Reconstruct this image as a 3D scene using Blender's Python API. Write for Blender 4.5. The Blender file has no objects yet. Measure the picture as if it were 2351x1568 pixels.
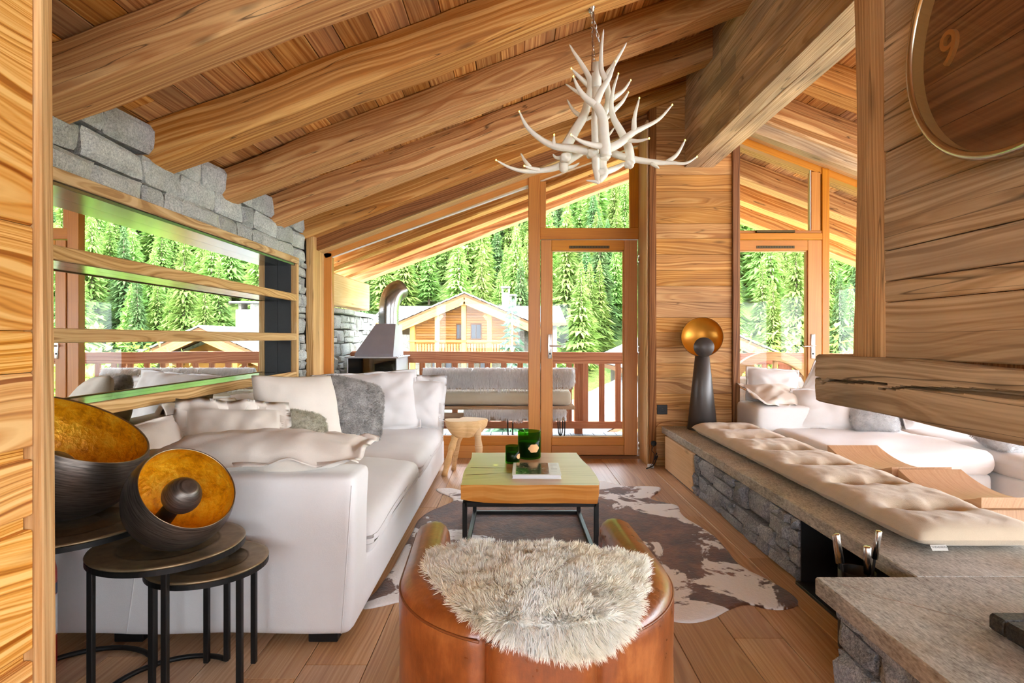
import bpy, math, random
import numpy as np
from mathutils import Vector, Matrix, noise

SC = bpy.context.scene
COL = SC.collection
R = math.radians
# ------------------------------------------------------------------ camera
F, CX, CY, H = 1306.0, 1175.5, 776.0, 1.15      # focal length in pixels of the 2351 x 1568 frame
cam_d = bpy.data.cameras.new('camera'); cam = bpy.data.objects.new('camera', cam_d); COL.objects.link(cam)
cam_d.sensor_width = 36.0; cam_d.lens = F / 2351 * 36; cam_d.clip_start = 0.02; cam_d.clip_end = 600
cam_d.shift_y = -(784 - CY) / 2351
cam.location = (0, 0, H); cam.rotation_euler = (R(90), 0, 0)
SC.camera = cam
# ------------------------------------------------------------------ world, sun, exposure
SC.view_settings.view_transform = 'Standard'; SC.view_settings.look = 'None'
SC.view_settings.gamma = 1.0; SC.view_settings.use_curve_mapping = False
SC.view_settings.exposure = 2.9
W = bpy.data.worlds.new('sky'); SC.world = W; W.use_nodes = True
wn = W.node_tree; wn.nodes.clear()
wo = wn.nodes.new('ShaderNodeOutputWorld'); wb = wn.nodes.new('ShaderNodeBackground')
wt = wn.nodes.new('ShaderNodeTexCoord'); wr = wn.nodes.new('ShaderNodeValToRGB'); ws = wn.nodes.new('ShaderNodeSeparateXYZ')
wn.links.new(wt.outputs['Generated'], ws.inputs[0]); wn.links.new(ws.outputs['Z'], wr.inputs[0])
wr.color_ramp.elements[0].position = 0.0; wr.color_ramp.elements[0].color = (0.84, 0.92, 1.0, 1)
wr.color_ramp.elements[1].position = 1.0; wr.color_ramp.elements[1].color = (0.56, 0.75, 1.0, 1)
wn.links.new(wr.outputs[0], wb.inputs[0]); wn.links.new(wb.outputs[0], wo.inputs[0])
wb.inputs[1].default_value = 2.4
sun_d = bpy.data.lights.new('sun_offscreen', 'SUN'); sun = bpy.data.objects.new('sun_offscreen', sun_d); COL.objects.link(sun)
sun_d.energy = 1.9; sun_d.angle = R(1.0); sun_d.color = (1.0, 0.95, 0.86)
sun.rotation_euler = Vector((0.72, -0.40, 0.66)).to_track_quat('Z', 'Y').to_euler()
SC.cycles.max_bounces = 5; SC.cycles.diffuse_bounces = 3; SC.cycles.glossy_bounces = 3
SC.cycles.transmission_bounces = 2; SC.cycles.transparent_max_bounces = 8
SC.cycles.sample_clamp_indirect = 6.0; SC.cycles.caustics_reflective = False; SC.cycles.caustics_refractive = False

# ------------------------------------------------------------------ pixel rays to planes of the place
def onY(px, py, Y): s = F / Y; return Vector(((px - CX) / s, Y, H - (py - CY) / s))
def onZ(px, py, Z=0.0): s = (py - CY) / (H - Z); return Vector(((px - CX) / s, F / s, Z))
def onX(px, py, X): s = (px - CX) / X; return Vector((X, F / s, H - (py - CY) / s))

# ------------------------------------------------------------------ object helpers
WM = {}
def link(o, parent, M):
    COL.objects.link(o)
    if parent is not None:
        o.parent = parent; o.matrix_basis = WM[parent].inverted() @ M
    else:
        o.matrix_basis = M
    WM[o] = M
    return o
def tag(o, label=None, cat=None, group=None, kind=None):
    if label: o['label'] = label
    if cat: o['category'] = cat
    if group: o['group'] = group
    if kind: o['kind'] = kind
    return o
def root(name, loc, label, cat, group=None, kind=None, rz=0.0):
    o = bpy.data.objects.new(name, None); o.empty_display_size = 0.1
    link(o, None, Matrix.Translation(Vector(loc)) @ Matrix.Rotation(rz, 4, 'Z'))
    return tag(o, label, cat, group, kind)
def mk(verts, faces, mat, smooth=False, name='m'):
    me = bpy.data.meshes.new(name)
    me.from_pydata([tuple(v) for v in verts], [], [tuple(f) for f in faces])
    for m in (mat if isinstance(mat, (list, tuple)) else [mat]): me.materials.append(m)
    if smooth: me.shade_smooth()
    return me
def put(name, verts, faces, mat, parent=None, M=None, smooth=False):
    return link(bpy.data.objects.new(name, mk(verts, faces, mat, smooth, name)), parent, M if M is not None else Matrix())
def world(name, verts, faces, mat, parent=None, smooth=False, origin=None):
    """verts in world coordinates; the object's origin goes to the middle of its base"""
    V = np.array([tuple(v) for v in verts], dtype=float)
    if origin is None:
        origin = ((V[:, 0].min() + V[:, 0].max()) / 2, (V[:, 1].min() + V[:, 1].max()) / 2, V[:, 2].min())
    V = V - np.array(origin)
    return put(name, V.tolist(), faces, mat, parent, Matrix.Translation(Vector(origin)), smooth)
def fastmesh(name, V, Fq, mat, parent=None, M=None, smooth=False, attr=None):
    """V (n,3) and faces (m,k) arrays"""
    me = bpy.data.meshes.new(name); V = np.asarray(V, dtype=np.float32); Fq = np.asarray(Fq, dtype=np.int32)
    n, k = Fq.shape
    me.vertices.add(len(V)); me.vertices.foreach_set('co', V.ravel())
    me.loops.add(n * k); me.loops.foreach_set('vertex_index', Fq.ravel())
    me.polygons.add(n); me.polygons.foreach_set('loop_start', np.arange(0, n * k, k, dtype=np.int32))
    me.polygons.foreach_set('loop_total', np.full(n, k, dtype=np.int32))
    me.update(calc_edges=True)
    for m in (mat if isinstance(mat, (list, tuple)) else [mat]): me.materials.append(m)
    if smooth: me.shade_smooth()
    return link(bpy.data.objects.new(name, me), parent, M if M is not None else Matrix())

def cbox(L, Wd, T, b=0.004):
    """chamfered box, 24 verts"""
    hx, hy, hz = L / 2, Wd / 2, T / 2; b = min(b, hx * .45, hy * .45, hz * .45)
    V, idx = [], {}
    for sx in (-1, 1):
        for sy in (-1, 1):
            for sz in (-1, 1):
                c = (sx, sy, sz)
                for ax in range(3):
                    p = [sx * (hx - b), sy * (hy - b), sz * (hz - b)]
                    p[ax] = c[ax] * (hx, hy, hz)[ax]
                    idx[c, ax] = len(V); V.append(p)
    Fc = []
    def face(ids):
        P = [Vector(V[i]) for i in ids]; n = (P[1] - P[0]).cross(P[2] - P[0]); c = sum(P, Vector()) / len(P)
        Fc.append(ids if n.dot(c) > 0 else ids[::-1])
    for ax in range(3):
        o1, o2 = [a for a in range(3) if a != ax]
        for s in (-1, 1):
            q = []
            for a, bb in ((-1, -1), (1, -1), (1, 1), (-1, 1)):
                c = [0, 0, 0]; c[ax] = s; c[o1] = a; c[o2] = bb; q.append(idx[tuple(c), ax])
            face(q)
    for ax in range(3):
        o1, o2 = [a for a in range(3) if a != ax]
        for a in (-1, 1):
            for bb in (-1, 1):
                c0 = [0, 0, 0]; c0[ax] = -1; c0[o1] = a; c0[o2] = bb
                c1 = list(c0); c1[ax] = 1
                face([idx[tuple(c0), o1], idx[tuple(c1), o1], idx[tuple(c1), o2], idx[tuple(c0), o2]])
    for sx in (-1, 1):
        for sy in (-1, 1):
            for sz in (-1, 1):
                face([idx[(sx, sy, sz), a] for a in range(3)])
    return V, Fc
GR = {'x': Matrix.Identity(3), 'y': Matrix(((0, -1, 0), (1, 0, 0), (0, 0, 1))), 'z': Matrix(((0, 0, 1), (0, 1, 0), (-1, 0, 0))).transposed()}
GR['z'] = Matrix(((0, 0, -1), (0, 1, 0), (1, 0, 0)))
def wbox(name, x0, x1, y0, y1, z0, z1, mat, parent=None, g='x', b=0.004):
    """world aligned box whose local X (wood grain) runs along world axis g"""
    d = {'x': (x1 - x0, y1 - y0, z1 - z0), 'y': (y1 - y0, x1 - x0, z1 - z0), 'z': (z1 - z0, y1 - y0, x1 - x0)}[g]
    V, Fc = cbox(*[abs(a) for a in d], b)
    M = Matrix.Translation(((x0 + x1) / 2, (y0 + y1) / 2, (z0 + z1) / 2)) @ GR[g].to_4x4()
    return put(name, V, Fc, mat, parent, M)
def frame_m(c, ex, ez):
    """matrix with local X along ex, local Z close to ez"""
    ex = Vector(ex).normalized(); ey = Vector(ez).cross(ex).normalized(); ezz = ex.cross(ey)
    M = Matrix((ex, ey, ezz)).transposed().to_4x4(); M.translation = Vector(c); return M
def bar(name, a, b, w, t, mat, parent=None, up=(0, 0, 1), bev=0.003):
    """box bar from a to b"""
    a, b = Vector(a), Vector(b); L = (b - a).length
    if abs((b - a).normalized().dot(Vector(up))) > .98: up = (0, 1, 0)
    V, Fc = cbox(L, w, t, bev)
    return put(name, V, Fc, mat, parent, frame_m((a + b) / 2, b - a, up))
def rough_beam(name, a, b, w, t, mat, parent=None, up=(0, 0, 1), seed=0, amp=0.012, seg=0.12):
    """hand hewn beam: wavy faces and waney, uneven arrises"""
    a, b = Vector(a), Vector(b); L = (b - a).length; n = max(4, int(L / seg))
    V, Fc = [], []
    ch = min(0.012, w * .1, t * .1)
    prof = [(-w/2 + ch, -t/2), (0, -t/2), (w/2 - ch, -t/2), (w/2, -t/2 + ch), (w/2, 0), (w/2, t/2 - ch), (w/2 - ch, t/2), (0, t/2), (-w/2 + ch, t/2), (-w/2, t/2 - ch), (-w/2, 0), (-w/2, -t/2 + ch)]
    k = len(prof)
    for i in range(n + 1):
        x = -L/2 + L * i / n
        for j, (y, z) in enumerate(prof):
            q = Vector((x * 1.6, y * 6 + seed * 7.3, z * 6 + seed * 3.1))
            e = noise.noise(q) * amp + noise.noise(q * 3.1) * amp * .45
            corner = j % 3 != 1
            wane = 0.0
            if corner: wane = max(0, noise.noise(Vector((x * .9, (j // 3) * 5 + seed * 11.0, 2))) ) * .04
            V.append((x, y * (1 + e / max(w, .05)) - math.copysign(wane, y) * .8, z * (1 + e / max(t, .05)) - math.copysign(wane, z) * .5))
    for i in range(n):
        for j in range(k):
            Fc.append((i*k + j, (i+1)*k + j, (i+1)*k + (j+1) % k, i*k + (j+1) % k)[::-1])
    Fc.append(tuple(range(k))); Fc.append(tuple(range(n*k, n*k + k))[::-1])
    o = put(name, V, [f[::-1] for f in Fc], mat, parent, frame_m((a + b) / 2, b - a, up), True)
    o.data.set_sharp_from_angle(angle=R(24))
    return o
def smooth_path(P, n):
    P = [Vector(p) for p in P]; Q = [P[0] * 2 - P[1]] + P + [P[-1] * 2 - P[-2]]; out = []
    for i in range(1, len(Q) - 2):
        for k in range(n):
            t = k / n; a, b, c, d = Q[i-1], Q[i], Q[i+1], Q[i+2]
            out.append(.5 * ((2*b) + (c - a)*t + (2*a - 5*b + 4*c - d)*t*t + (3*b - a - 3*c + d)*t**3))
    out.append(P[-1]); return out
def tube_geo(P, rad, n=8, cap=True, closed=False):
    P = [Vector(p) for p in P]; V, Fc = [], []
    m = len(P); rad = rad if isinstance(rad, (list, tuple)) else [rad] * m
    t0 = (P[1] - P[0]).normalized(); ref = Vector((0, 0, 1)) if abs(t0.z) < .9 else Vector((1, 0, 0))
    u = t0.cross(ref).normalized()
    for i in range(m):
        a = P[(i - 1) % m] if (closed or i > 0) else P[i]; b = P[(i + 1) % m] if (closed or i < m - 1) else P[i]
        t = (b - a).normalized(); u = (u - t * u.dot(t)).normalized(); v = t.cross(u)
        for j in range(n):
            an = 2 * math.pi * j / n; V.append(P[i] + (u * math.cos(an) + v * math.sin(an)) * rad[i])
    for i in range(m if closed else m - 1):
        for j in range(n):
            a, b = i*n, ((i + 1) % m)*n
            Fc.append((a + j, a + (j+1) % n, b + (j+1) % n, b + j))
    if cap and not closed:
        Fc.append(tuple(range(n))[::-1]); Fc.append(tuple(range((m-1)*n, m*n)))
    return V, Fc
def tube(name, P, rad, mat, parent=None, n=8, closed=False):
    V, Fc = tube_geo(P, rad, n, True, closed)
    o = Vector(P[0]); return put(name, [v - o for v in V], Fc, mat, parent, Matrix.Translation(o), True)
def join(parts):
    V, Fc = [], []
    for v, f in parts:
        k = len(V); V += list(v); Fc += [tuple(i + k for i in q) for q in f]
    return V, Fc
def lathe_geo(prof, n=32):
    V, Fc = [], []
    m = len(prof)
    for j in range(n):
        a = 2 * math.pi * j / n
        for r, z in prof: V.append((r * math.cos(a), r * math.sin(a), z))
    for j in range(n):
        for i in range(m - 1):
            a, b = j*m, ((j + 1) % n)*m
            Fc.append((a + i, b + i, b + i + 1, a + i + 1))
    return V, Fc
def lathe(name, prof, mat, parent=None, M=None, n=32, smooth=True):
    V, Fc = lathe_geo(prof, n); return put(name, V, Fc, mat, parent, M, smooth)
def rbox_geo(sx, sy, sz, r, n=6, f=None):
    """rounded box; f(p) may push points about"""
    hs = (sx/2, sy/2, sz/2); V, Fc, key = [], [], {}
    def lst(h):
        rr = min(r, h * .98); a = [-h, -h + rr*.12, -h + rr*.4, -h + rr]; b = [h - rr, h - rr*.4, h - rr*.12, h]
        inner = [(-h + rr) + (2*h - 2*rr) * i / n for i in range(1, n)]
        return a + inner + b
    L = [lst(h) for h in hs]
    def add(p):
        k = tuple(round(c, 6) for c in p)
        if k in key: return key[k]
        q = [max(-(h - min(r, h*.98)), min(h - min(r, h*.98), c)) for c, h in zip(p, hs)]
        d = Vector(p) - Vector(q); v = Vector(q) + (d.normalized() * r if d.length > 1e-9 else d)
        v = Vector([max(-h, min(h, c)) for c, h in zip(v, hs)])
        if f: v = Vector(f(v))
        key[k] = len(V); V.append(v); return key[k]
    for ax in range(3):
        a, b = [(1, 2), (2, 0), (0, 1)][ax]
        for s in (-1, 1):
            for i in range(len(L[a]) - 1):
                for j in range(len(L[b]) - 1):
                    ids = []
                    for u, v in ((i, j), (i+1, j), (i+1, j+1), (i, j+1)):
                        p = [0, 0, 0]; p[ax] = s * hs[ax]; p[a] = L[a][u]; p[b] = L[b][v]; ids.append(add(p))
                    if len(set(ids)) >= 3: Fc.append(tuple(ids if s > 0 else ids[::-1]))
    return V, Fc
def rbox(name, c, size, r, mat, parent=None, n=6, f=None, rot=None):
    V, Fc = rbox_geo(*size, r, n, f)
    M = Matrix.Translation(Vector(c))
    if rot: M = M @ rot.to_4x4()
    return put(name, V, Fc, mat, parent, M, True)
def eul(x, y, z): return Matrix.Rotation(R(z), 3, 'Z') @ Matrix.Rotation(R(y), 3, 'Y') @ Matrix.Rotation(R(x), 3, 'X')
def prism(name, poly, y0, y1, mat, parent=None, axis='y'):
    """polygon [(a,b)] extruded along a world axis"""
    n = len(poly)
    def P(a, b, d): return {'y': (a, d, b), 'x': (d, a, b), 'z': (a, b, d)}[axis]
    V = [P(a, b, y0) for a, b in poly] + [P(a, b, y1) for a, b in poly]
    Fc = [tuple(range(n)), tuple(range(n, 2*n))[::-1]] + [(i, i + n, (i+1) % n + n, (i+1) % n) for i in range(n)]
    P3 = [Vector(v) for v in V]
    ar = sum((poly[i][0]*poly[(i+1) % n][1] - poly[(i+1) % n][0]*poly[i][1]) for i in range(n))
    flip = (ar > 0) if axis in 'xz' else (ar < 0)
    if y1 < y0: flip = not flip
    if flip: Fc = [f[::-1] for f in Fc]
    return world(name, V, Fc, mat, parent)

# ------------------------------------------------------------------ materials
def lin(c):
    return tuple(((x/255)/12.92 if x/255 <= .04045 else ((x/255 + .055)/1.055)**2.4) for x in c) + (1,)
MATS = {}
class G:
    def __init__(s, name):
        s.m = bpy.data.materials.new(name); s.m.use_nodes = True; s.t = s.m.node_tree; s.t.nodes.clear()
        s.out = s.t.nodes.new('ShaderNodeOutputMaterial'); MATS[name] = s.m
    def n(s, typ, ins=None, **kw):
        nd = s.t.nodes.new('ShaderNode' + typ)
        for k, v in kw.items(): setattr(nd, k, v)
        for k, v in (ins or {}).items(): s.set(nd.inputs[k], v)
        return nd
    def set(s, sock, v):
        if isinstance(v, bpy.types.NodeSocket): s.t.links.new(v, sock)
        elif isinstance(v, bpy.types.Node): s.t.links.new(v.outputs[0], sock)
        else: sock.default_value = v
    def math(s, op, a, b=None, c=None, clamp=False):
        nd = s.n('Math', operation=op, use_clamp=clamp); s.set(nd.inputs[0], a)
        if b is not None: s.set(nd.inputs[1], b)
        if c is not None: s.set(nd.inputs[2], c)
        return nd.outputs[0]
    def vmath(s, op, a, b, c=None):
        nd = s.n('VectorMath', operation=op); s.set(nd.inputs[0], a); s.set(nd.inputs[1], b)
        if c is not None: s.set(nd.inputs[2], c)
        return nd.outputs[0]
    def mix(s, f, a, b, bt='MIX'):
        nd = s.n('Mix', data_type='RGBA', blend_type=bt); s.set(nd.inputs[0], f); s.set(nd.inputs[6], a); s.set(nd.inputs[7], b)
        return nd.outputs[2]
    def ramp(s, f, stops):
        nd = s.n('ValToRGB'); cr = nd.color_ramp
        while len(cr.elements) < len(stops): cr.elements.new(.5)
        for e, (p, c) in zip(cr.elements, stops):
            e.position = p; e.color = c if len(c) == 4 else lin(c)
        s.set(nd.inputs[0], f); return nd.outputs[0]
    def noise(s, v, scale, detail=3.0, rough=.55, dist=0.0):
        return s.n('TexNoise', {'Vector': v, 'Scale': scale, 'Detail': detail, 'Roughness': rough, 'Distortion': dist}).outputs[0]
    def bsdf(s, col, rough=.5, metal=0.0, bump=None, bstr=.3, bdist=.01, spec=.5, **kw):
        b = s.n('BsdfPrincipled', {'Base Color': col, 'Roughness': rough, 'Metallic': metal, 'Specular IOR Level': spec})
        for k, v in kw.items(): s.set(b.inputs[k.replace('_', ' ')], v)
        if bump is not None:
            bn = s.n('Bump', {'Height': bump, 'Strength': bstr, 'Distance': bdist}); s.t.links.new(bn.outputs[0], b.inputs['Normal'])
        s.t.links.new(b.outputs[0], s.out.inputs[0]); return b

def wood(name, dark, mid, light, ring=5.0, dist=5.0, rough=.62, bump=.35, var=.3, knots=.6, grey=None, gamt=.0, fine=.28, wave=.5, spec=.3, crack=0.0):
    g = G(name); tc = g.n('TexCoord').outputs['Object']; rnd = g.n('ObjectInfo').outputs['Random']
    v = g.vmath('MULTIPLY_ADD', rnd, (37.0, .33, .21), tc)
    nc = g.n('TexNoise', {'Vector': g.vmath('MULTIPLY', v, (.75, 3.2, 3.2)), 'Scale': 1.0, 'Detail': 2.0, 'Roughness': .5}).outputs['Color']
    wp = g.vmath('MULTIPLY_ADD', g.vmath('SUBTRACT', nc, (.5, .5, .5)), (0, .026 * dist, .026 * dist), g.vmath('MULTIPLY', v, (.012, 1, 1)))
    rl_ = g.n('VectorMath', {0: wp}, operation='LENGTH').outputs['Value']
    wv = g.n('TexNoise', {'W': g.math('MULTIPLY', rl_, ring * 30.0), 'Scale': 1.0, 'Detail': 2.0, 'Roughness': .6}, noise_dimensions='1D').outputs[0]
    wv = g.ramp(wv, [(.32, (0, 0, 0)), (.68, (255, 255, 255))])
    fn = g.noise(g.vmath('MULTIPLY', v, (3.0, 120, 120)), 1.0, 1.0, .6)
    pt = g.noise(g.vmath('MULTIPLY', v, (.9, 3.0, 3.0)), 1.3, 2.0, .65)
    kv = g.n('TexVoronoi', {'Vector': g.vmath('MULTIPLY', v, (1.7, 6.5, 6.5)), 'Scale': 1.0, 'Randomness': 1.0}).outputs[0]
    kn = g.math('MULTIPLY', g.math('SUBTRACT', 1.0, g.math('DIVIDE', kv, .13), clamp=True), knots)
    f = g.math('MULTIPLY_ADD', wv, wave, g.math('MULTIPLY_ADD', fn, fine, g.math('MULTIPLY', pt, .75 - wave * .5)))
    f = g.math('SUBTRACT', f, .10)
    c = g.ramp(f, [(.12, dark), (.45, mid), (.85, light)])
    if grey:
        gf = g.math('MULTIPLY', g.ramp(pt, [(.38, (255, 255, 255)), (.62, (0, 0, 0))]), gamt)
        c = g.mix(gf, c, lin(grey))
    c = g.mix(kn, c, lin([x * .45 for x in dark]))
    if crack:
        cn = g.noise(g.vmath('MULTIPLY', v, (.55, 15, 15)), 1.0, 1.0, .5)
        ck = g.math('SUBTRACT', 1.0, g.math('DIVIDE', g.math('ABSOLUTE', g.math('SUBTRACT', cn, .43)), .0065), clamp=True)
        c = g.mix(g.math('MULTIPLY', ck, crack), c, lin([x * .3 for x in dark]))
    hs = g.n('HueSaturation', {'Color': c, 'Value': g.math('MULTIPLY_ADD', rnd, var, 1 - var / 2), 'Saturation': g.math('MULTIPLY_ADD', g.math('FRACT', g.math('MULTIPLY', rnd, 7.13)), .14, .94)})
    g.bsdf(hs.outputs[0], rough, 0, fn, bump, .004, spec)
    return g.m
def stone(name, dark, mid, light, scale=1.0, rough=.85, bump=.6, var=.35, streak=False, tint=None):
    g = G(name); tc = g.n('TexCoord').outputs['Object']; rnd = g.n('ObjectInfo').outputs['Random']
    v = g.vmath('MULTIPLY_ADD', rnd, (31.0, 17.0, 23.0), tc)
    vs = g.vmath('MULTIPLY', v, (.35, 1, 1)) if streak else v
    n1 = g.noise(vs, 90 * scale, 2, .7); n2 = g.noise(v, 5 * scale, 3, .6); n3 = g.noise(vs, 260 * scale, 0, .6)
    f = g.math('MULTIPLY_ADD', n1, .55, g.math('MULTIPLY_ADD', n2, .35, g.math('MULTIPLY', n3, .25)))
    c = g.ramp(f, [(.36, dark), (.56, mid), (.78, light)])
    if tint:
        c = g.mix(g.math('MULTIPLY', g.ramp(g.noise(v, 2.3, 3, .6), [(.5, (0, 0, 0)), (.72, (255, 255, 255))]), .45), c, lin(tint))
    hs = g.n('HueSaturation', {'Color': c, 'Value': g.math('MULTIPLY_ADD', rnd, var, 1 - var / 2)})
    g.bsdf(hs.outputs[0], rough, 0, n1, bump, .008, .25)
    return g.m
def plain(name, col, rough=.5, metal=0.0, nscale=0, namt=.0, bump=0.0, spec=.5, **kw):
    g = G(name); c = lin(col); b = None
    if nscale:
        tc = g.n('TexCoord').outputs['Object']; b = g.noise(tc, nscale, 3, .6)
        c = g.mix(b, lin([max(0, x * (1 - namt)) for x in col]), lin([min(255, x * (1 + namt)) for x in col]))
    g.bsdf(c, rough, metal, b if bump else None, bump, .004, spec, **kw); return g.m
def cloth(name, col, rough=.95, weave=900, bump=.18, fold=0.0, var=.06):
    g = G(name); tc = g.n('TexCoord').outputs['Object']
    n = g.noise(tc, 9, 3, .6); n2 = g.noise(tc, 260, 2, .5)
    c = g.mix(g.math('MULTIPLY_ADD', n, .6, g.math('MULTIPLY', n2, .4)), lin([x * (1 - var) for x in col]), lin([min(255, x * (1 + var)) for x in col]))
    h = g.math('MULTIPLY_ADD', n2, .3, g.math('MULTIPLY', n, fold))
    g.bsdf(c, rough, 0, h, bump, .01, .15, Sheen_Weight=.25); return g.m
def hairy(name, c0, c1, c2, scale=7, tr=.45):
    g = G(name); tc = g.n('TexCoord').outputs['Object']; c = g.ramp(g.noise(tc, scale, 3, .6), [(.3, c0), (.5, c1), (.7, c2)])
    d = g.n('BsdfDiffuse', {'Color': c}); t = g.n('BsdfTranslucent', {'Color': c}); m = g.n('MixShader', {0: tr, 1: d.outputs[0], 2: t.outputs[0]})
    g.t.links.new(m.outputs[0], g.out.inputs[0]); return g.m
def glass_pane(name, tint=(1, 1, 1, 1), ior=1.45):
    g = G(name); tr = g.n('BsdfTransparent', {'Color': tint}); gl = g.n('BsdfGlossy', {'Color': (1, 1, 1, 1), 'Roughness': 0.0})
    lw = g.n('LayerWeight', {'Blend': .5}); r0 = ((ior - 1) / (ior + 1))**2
    fr = g.math('MULTIPLY_ADD', g.math('POWER', lw.outputs['Facing'], 5.0), 1 - r0, r0); mx = g.n('MixShader', {0: fr, 1: tr.outputs[0], 2: gl.outputs[0]})
    g.t.links.new(mx.outputs[0], g.out.inputs[0]); return g.m

M_beam = wood('hewn_beam', (128, 68, 26), (186, 120, 60), (228, 178, 114), 3.2, 4, .66, .5, .12, .7, (204, 158, 104), .35, crack=0.8)
M_ceil = wood('ceiling_plank', (100, 52, 20), (176, 108, 52), (222, 166, 100), 3, 3, .66, .4, .5, .5, (126, 96, 68), .45, .34, .45)
M_clad = wood('cladding', (128, 72, 30), (196, 134, 72), (226, 174, 110), 4.5, 7, .64, .4, .22, .8, (150, 116, 80), .35, crack=0.5)
M_ridge = wood('ridge_cladding', (150, 110, 70), (208, 168, 120), (238, 208, 166), 5, 4, .66, .5, .2, .8, (140, 120, 100), .65, .35, .45, crack=0.6)
M_hood = wood('hood_cladding', (118, 90, 60), (188, 154, 114), (230, 204, 166), 6, 4, .7, .7, .14, .6, (164, 146, 122), .6, .42, .45, crack=0.7)
M_mantel = wood('mantel_beam', (100, 84, 62), (162, 140, 110), (206, 186, 154), 6, 3, .75, .8, .1, .8, (136, 124, 106), .6, .42, .45, crack=0.8)
M_post = wood('post_wood', (136, 92, 50), (192, 144, 92), (226, 186, 134), 6, 2, .68, .6, .10, .5, (166, 138, 104), .4, .42, .4, crack=0.6)
M_raw = wood('raw_wood', (170, 118, 66), (216, 170, 112), (238, 204, 154), 6, 4, .65, .4, .1, .3)
M_dark = wood('dark_wood', (84, 48, 24), (128, 80, 44), (164, 112, 70), 6, 3, .62, .35, .1, .3)
M_panel = wood('brushed_larch', (150, 82, 30), (222, 158, 82), (246, 200, 130), 5.5, 8, .6, .55, .12, .3, None, 0, .2, .75)
M_frame = wood('window_joinery', (184, 108, 38), (204, 132, 50), (220, 154, 72), 7, 1.5, .38, .05, .05, 0, None, 0, .15, .2, .5)
M_frame2 = M_frame
M_floor = wood('oak_floor', (152, 106, 68), (196, 148, 104), (220, 182, 140), 5, 3, .40, .1, .22, .3, (166, 132, 104), .3, .3, .35, .45)
M_rail = wood('balcony_wood', (140, 74, 42), (182, 108, 68), (206, 140, 98), 6, 3, .6, .2, .15, .4)
M_deck = wood('grey_deck', (104, 103, 104), (136, 135, 136), (160, 158, 158), 6, 2, .75, .2, .12, .2)
M_shelf = wood('shelf_wood', (138, 92, 48), (198, 152, 98), (226, 188, 136), 6, 7, .6, .4, .12, .4)
M_teak = wood('pale_walnut', (176, 128, 92), (198, 152, 112), (216, 174, 136), 5, 3, .5, .08, .08, .05, None, 0, .3, .25)
M_slab = wood('table_slab', (164, 96, 42), (196, 128, 64), (220, 160, 96), 3, 5, .42, .12, .06, .2, None, 0, .35, .25)
M_slabtop = wood('table_slab_top', (168, 124, 82), (196, 152, 108), (216, 178, 136), 4, 4, .3, .08, .05, .2, None, 0, .25, .3, .5)
M_rootw = wood('root_wood', (196, 146, 94), (224, 182, 130), (240, 206, 160), 3, 4, .6, .25, .1, .5, None, 0, .35, .22)
M_stone = stone('grey_gneiss', (118, 119, 116), (174, 174, 170), (220, 219, 212), 1, .88, .7, .35, False, (158, 156, 136))
M_bstone = stone('bench_gneiss', (86, 89, 93), (144, 147, 152), (196, 198, 200), 1, .88, 1.0, .35)
M_joint = plain('dark_joint', (66, 62, 57), .95, 0, 30, .2)
M_granite = stone('granite_slab', (112, 106, 96), (172, 165, 154), (214, 208, 196), 1.0, .6, .15, .06, True, (176, 148, 112))
M_granite2 = M_granite
M_sofa = cloth('sofa_linen', (232, 226, 222), .95, 1500, .15, .4, .03)
M_pillow = cloth('pillow_linen', (234, 222, 208), .95, 1300, .2, .5, .04)
M_cush = cloth('bench_cushion_linen', (206, 184, 156), .95, 900, .35, .4, .06)
M_glass = glass_pane('window_glass', (1, 1, 1, 1), 1.22)
M_mirror = G('mirror'); _g = M_mirror.n('BsdfGlossy', {'Color': (.9, .93, .91, 1), 'Roughness': 0.0}); M_mirror.t.links.new(_g.outputs[0], M_mirror.out.inputs[0]); M_mirror = M_mirror.m
M_steel = plain('shelf_steel', (120, 122, 120), .18, .9, 40, .05)
M_blk = plain('black_steel', (34, 33, 32), .45, .6, 60, .15, .05)
M_blkm = plain('black_matt', (16, 16, 17), .6, .0)
M_chrome = plain('chrome', (214, 210, 204), .22, 1.0)
M_brassd = plain('vent_brass', (92, 76, 48), .4, .8)
M_white = plain('white_plaster', (236, 232, 226), .9)
# ================================================================== THE SETTING
XL, YF, YG = -1.85, 5.14, 5.48            # stone wall face, front of the end wall, glazing plane
SL = 0.377                                # roof pitch
XR, ZR = 1.69, 2.265 + SL * (1.69 + 1.85) # ridge
def zp(x): return 2.265 + SL * (x + 1.85) if x <= XR else ZR - SL * (x - XR)     # underside of the boarding
def zb(x): return zp(x) - 0.22                                                  # underside of the rafters
XE, YB = 5.4, -3.2                        # right and back end of the room
rnd = random.Random(5)

# floor of oak boards laid along the room
floor = tag(wbox('floor', -2.3, XE + .2, YB - .1, 5.6, -.14, -.02, M_joint), 'light oak plank floor of the living room', 'floor', kind='structure')
x = -2.0; c = 0
while x < 4.6:
    w = rnd.choice((.16, .19, .22)); y = YB + rnd.uniform(-1.2, 0)
    while y < 5.56:
        l = rnd.uniform(1.1, 2.0); a, b = max(y, YB), min(y + l, 5.56)
        if b - a > .05 and (x < 2.2 or b > 1.5): wbox('floor_board', x + .0012, x + w - .0012, a + .001, b - .001, -.02, 0, M_floor, floor, 'y', .0018)
        y += l
    x += w

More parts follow.
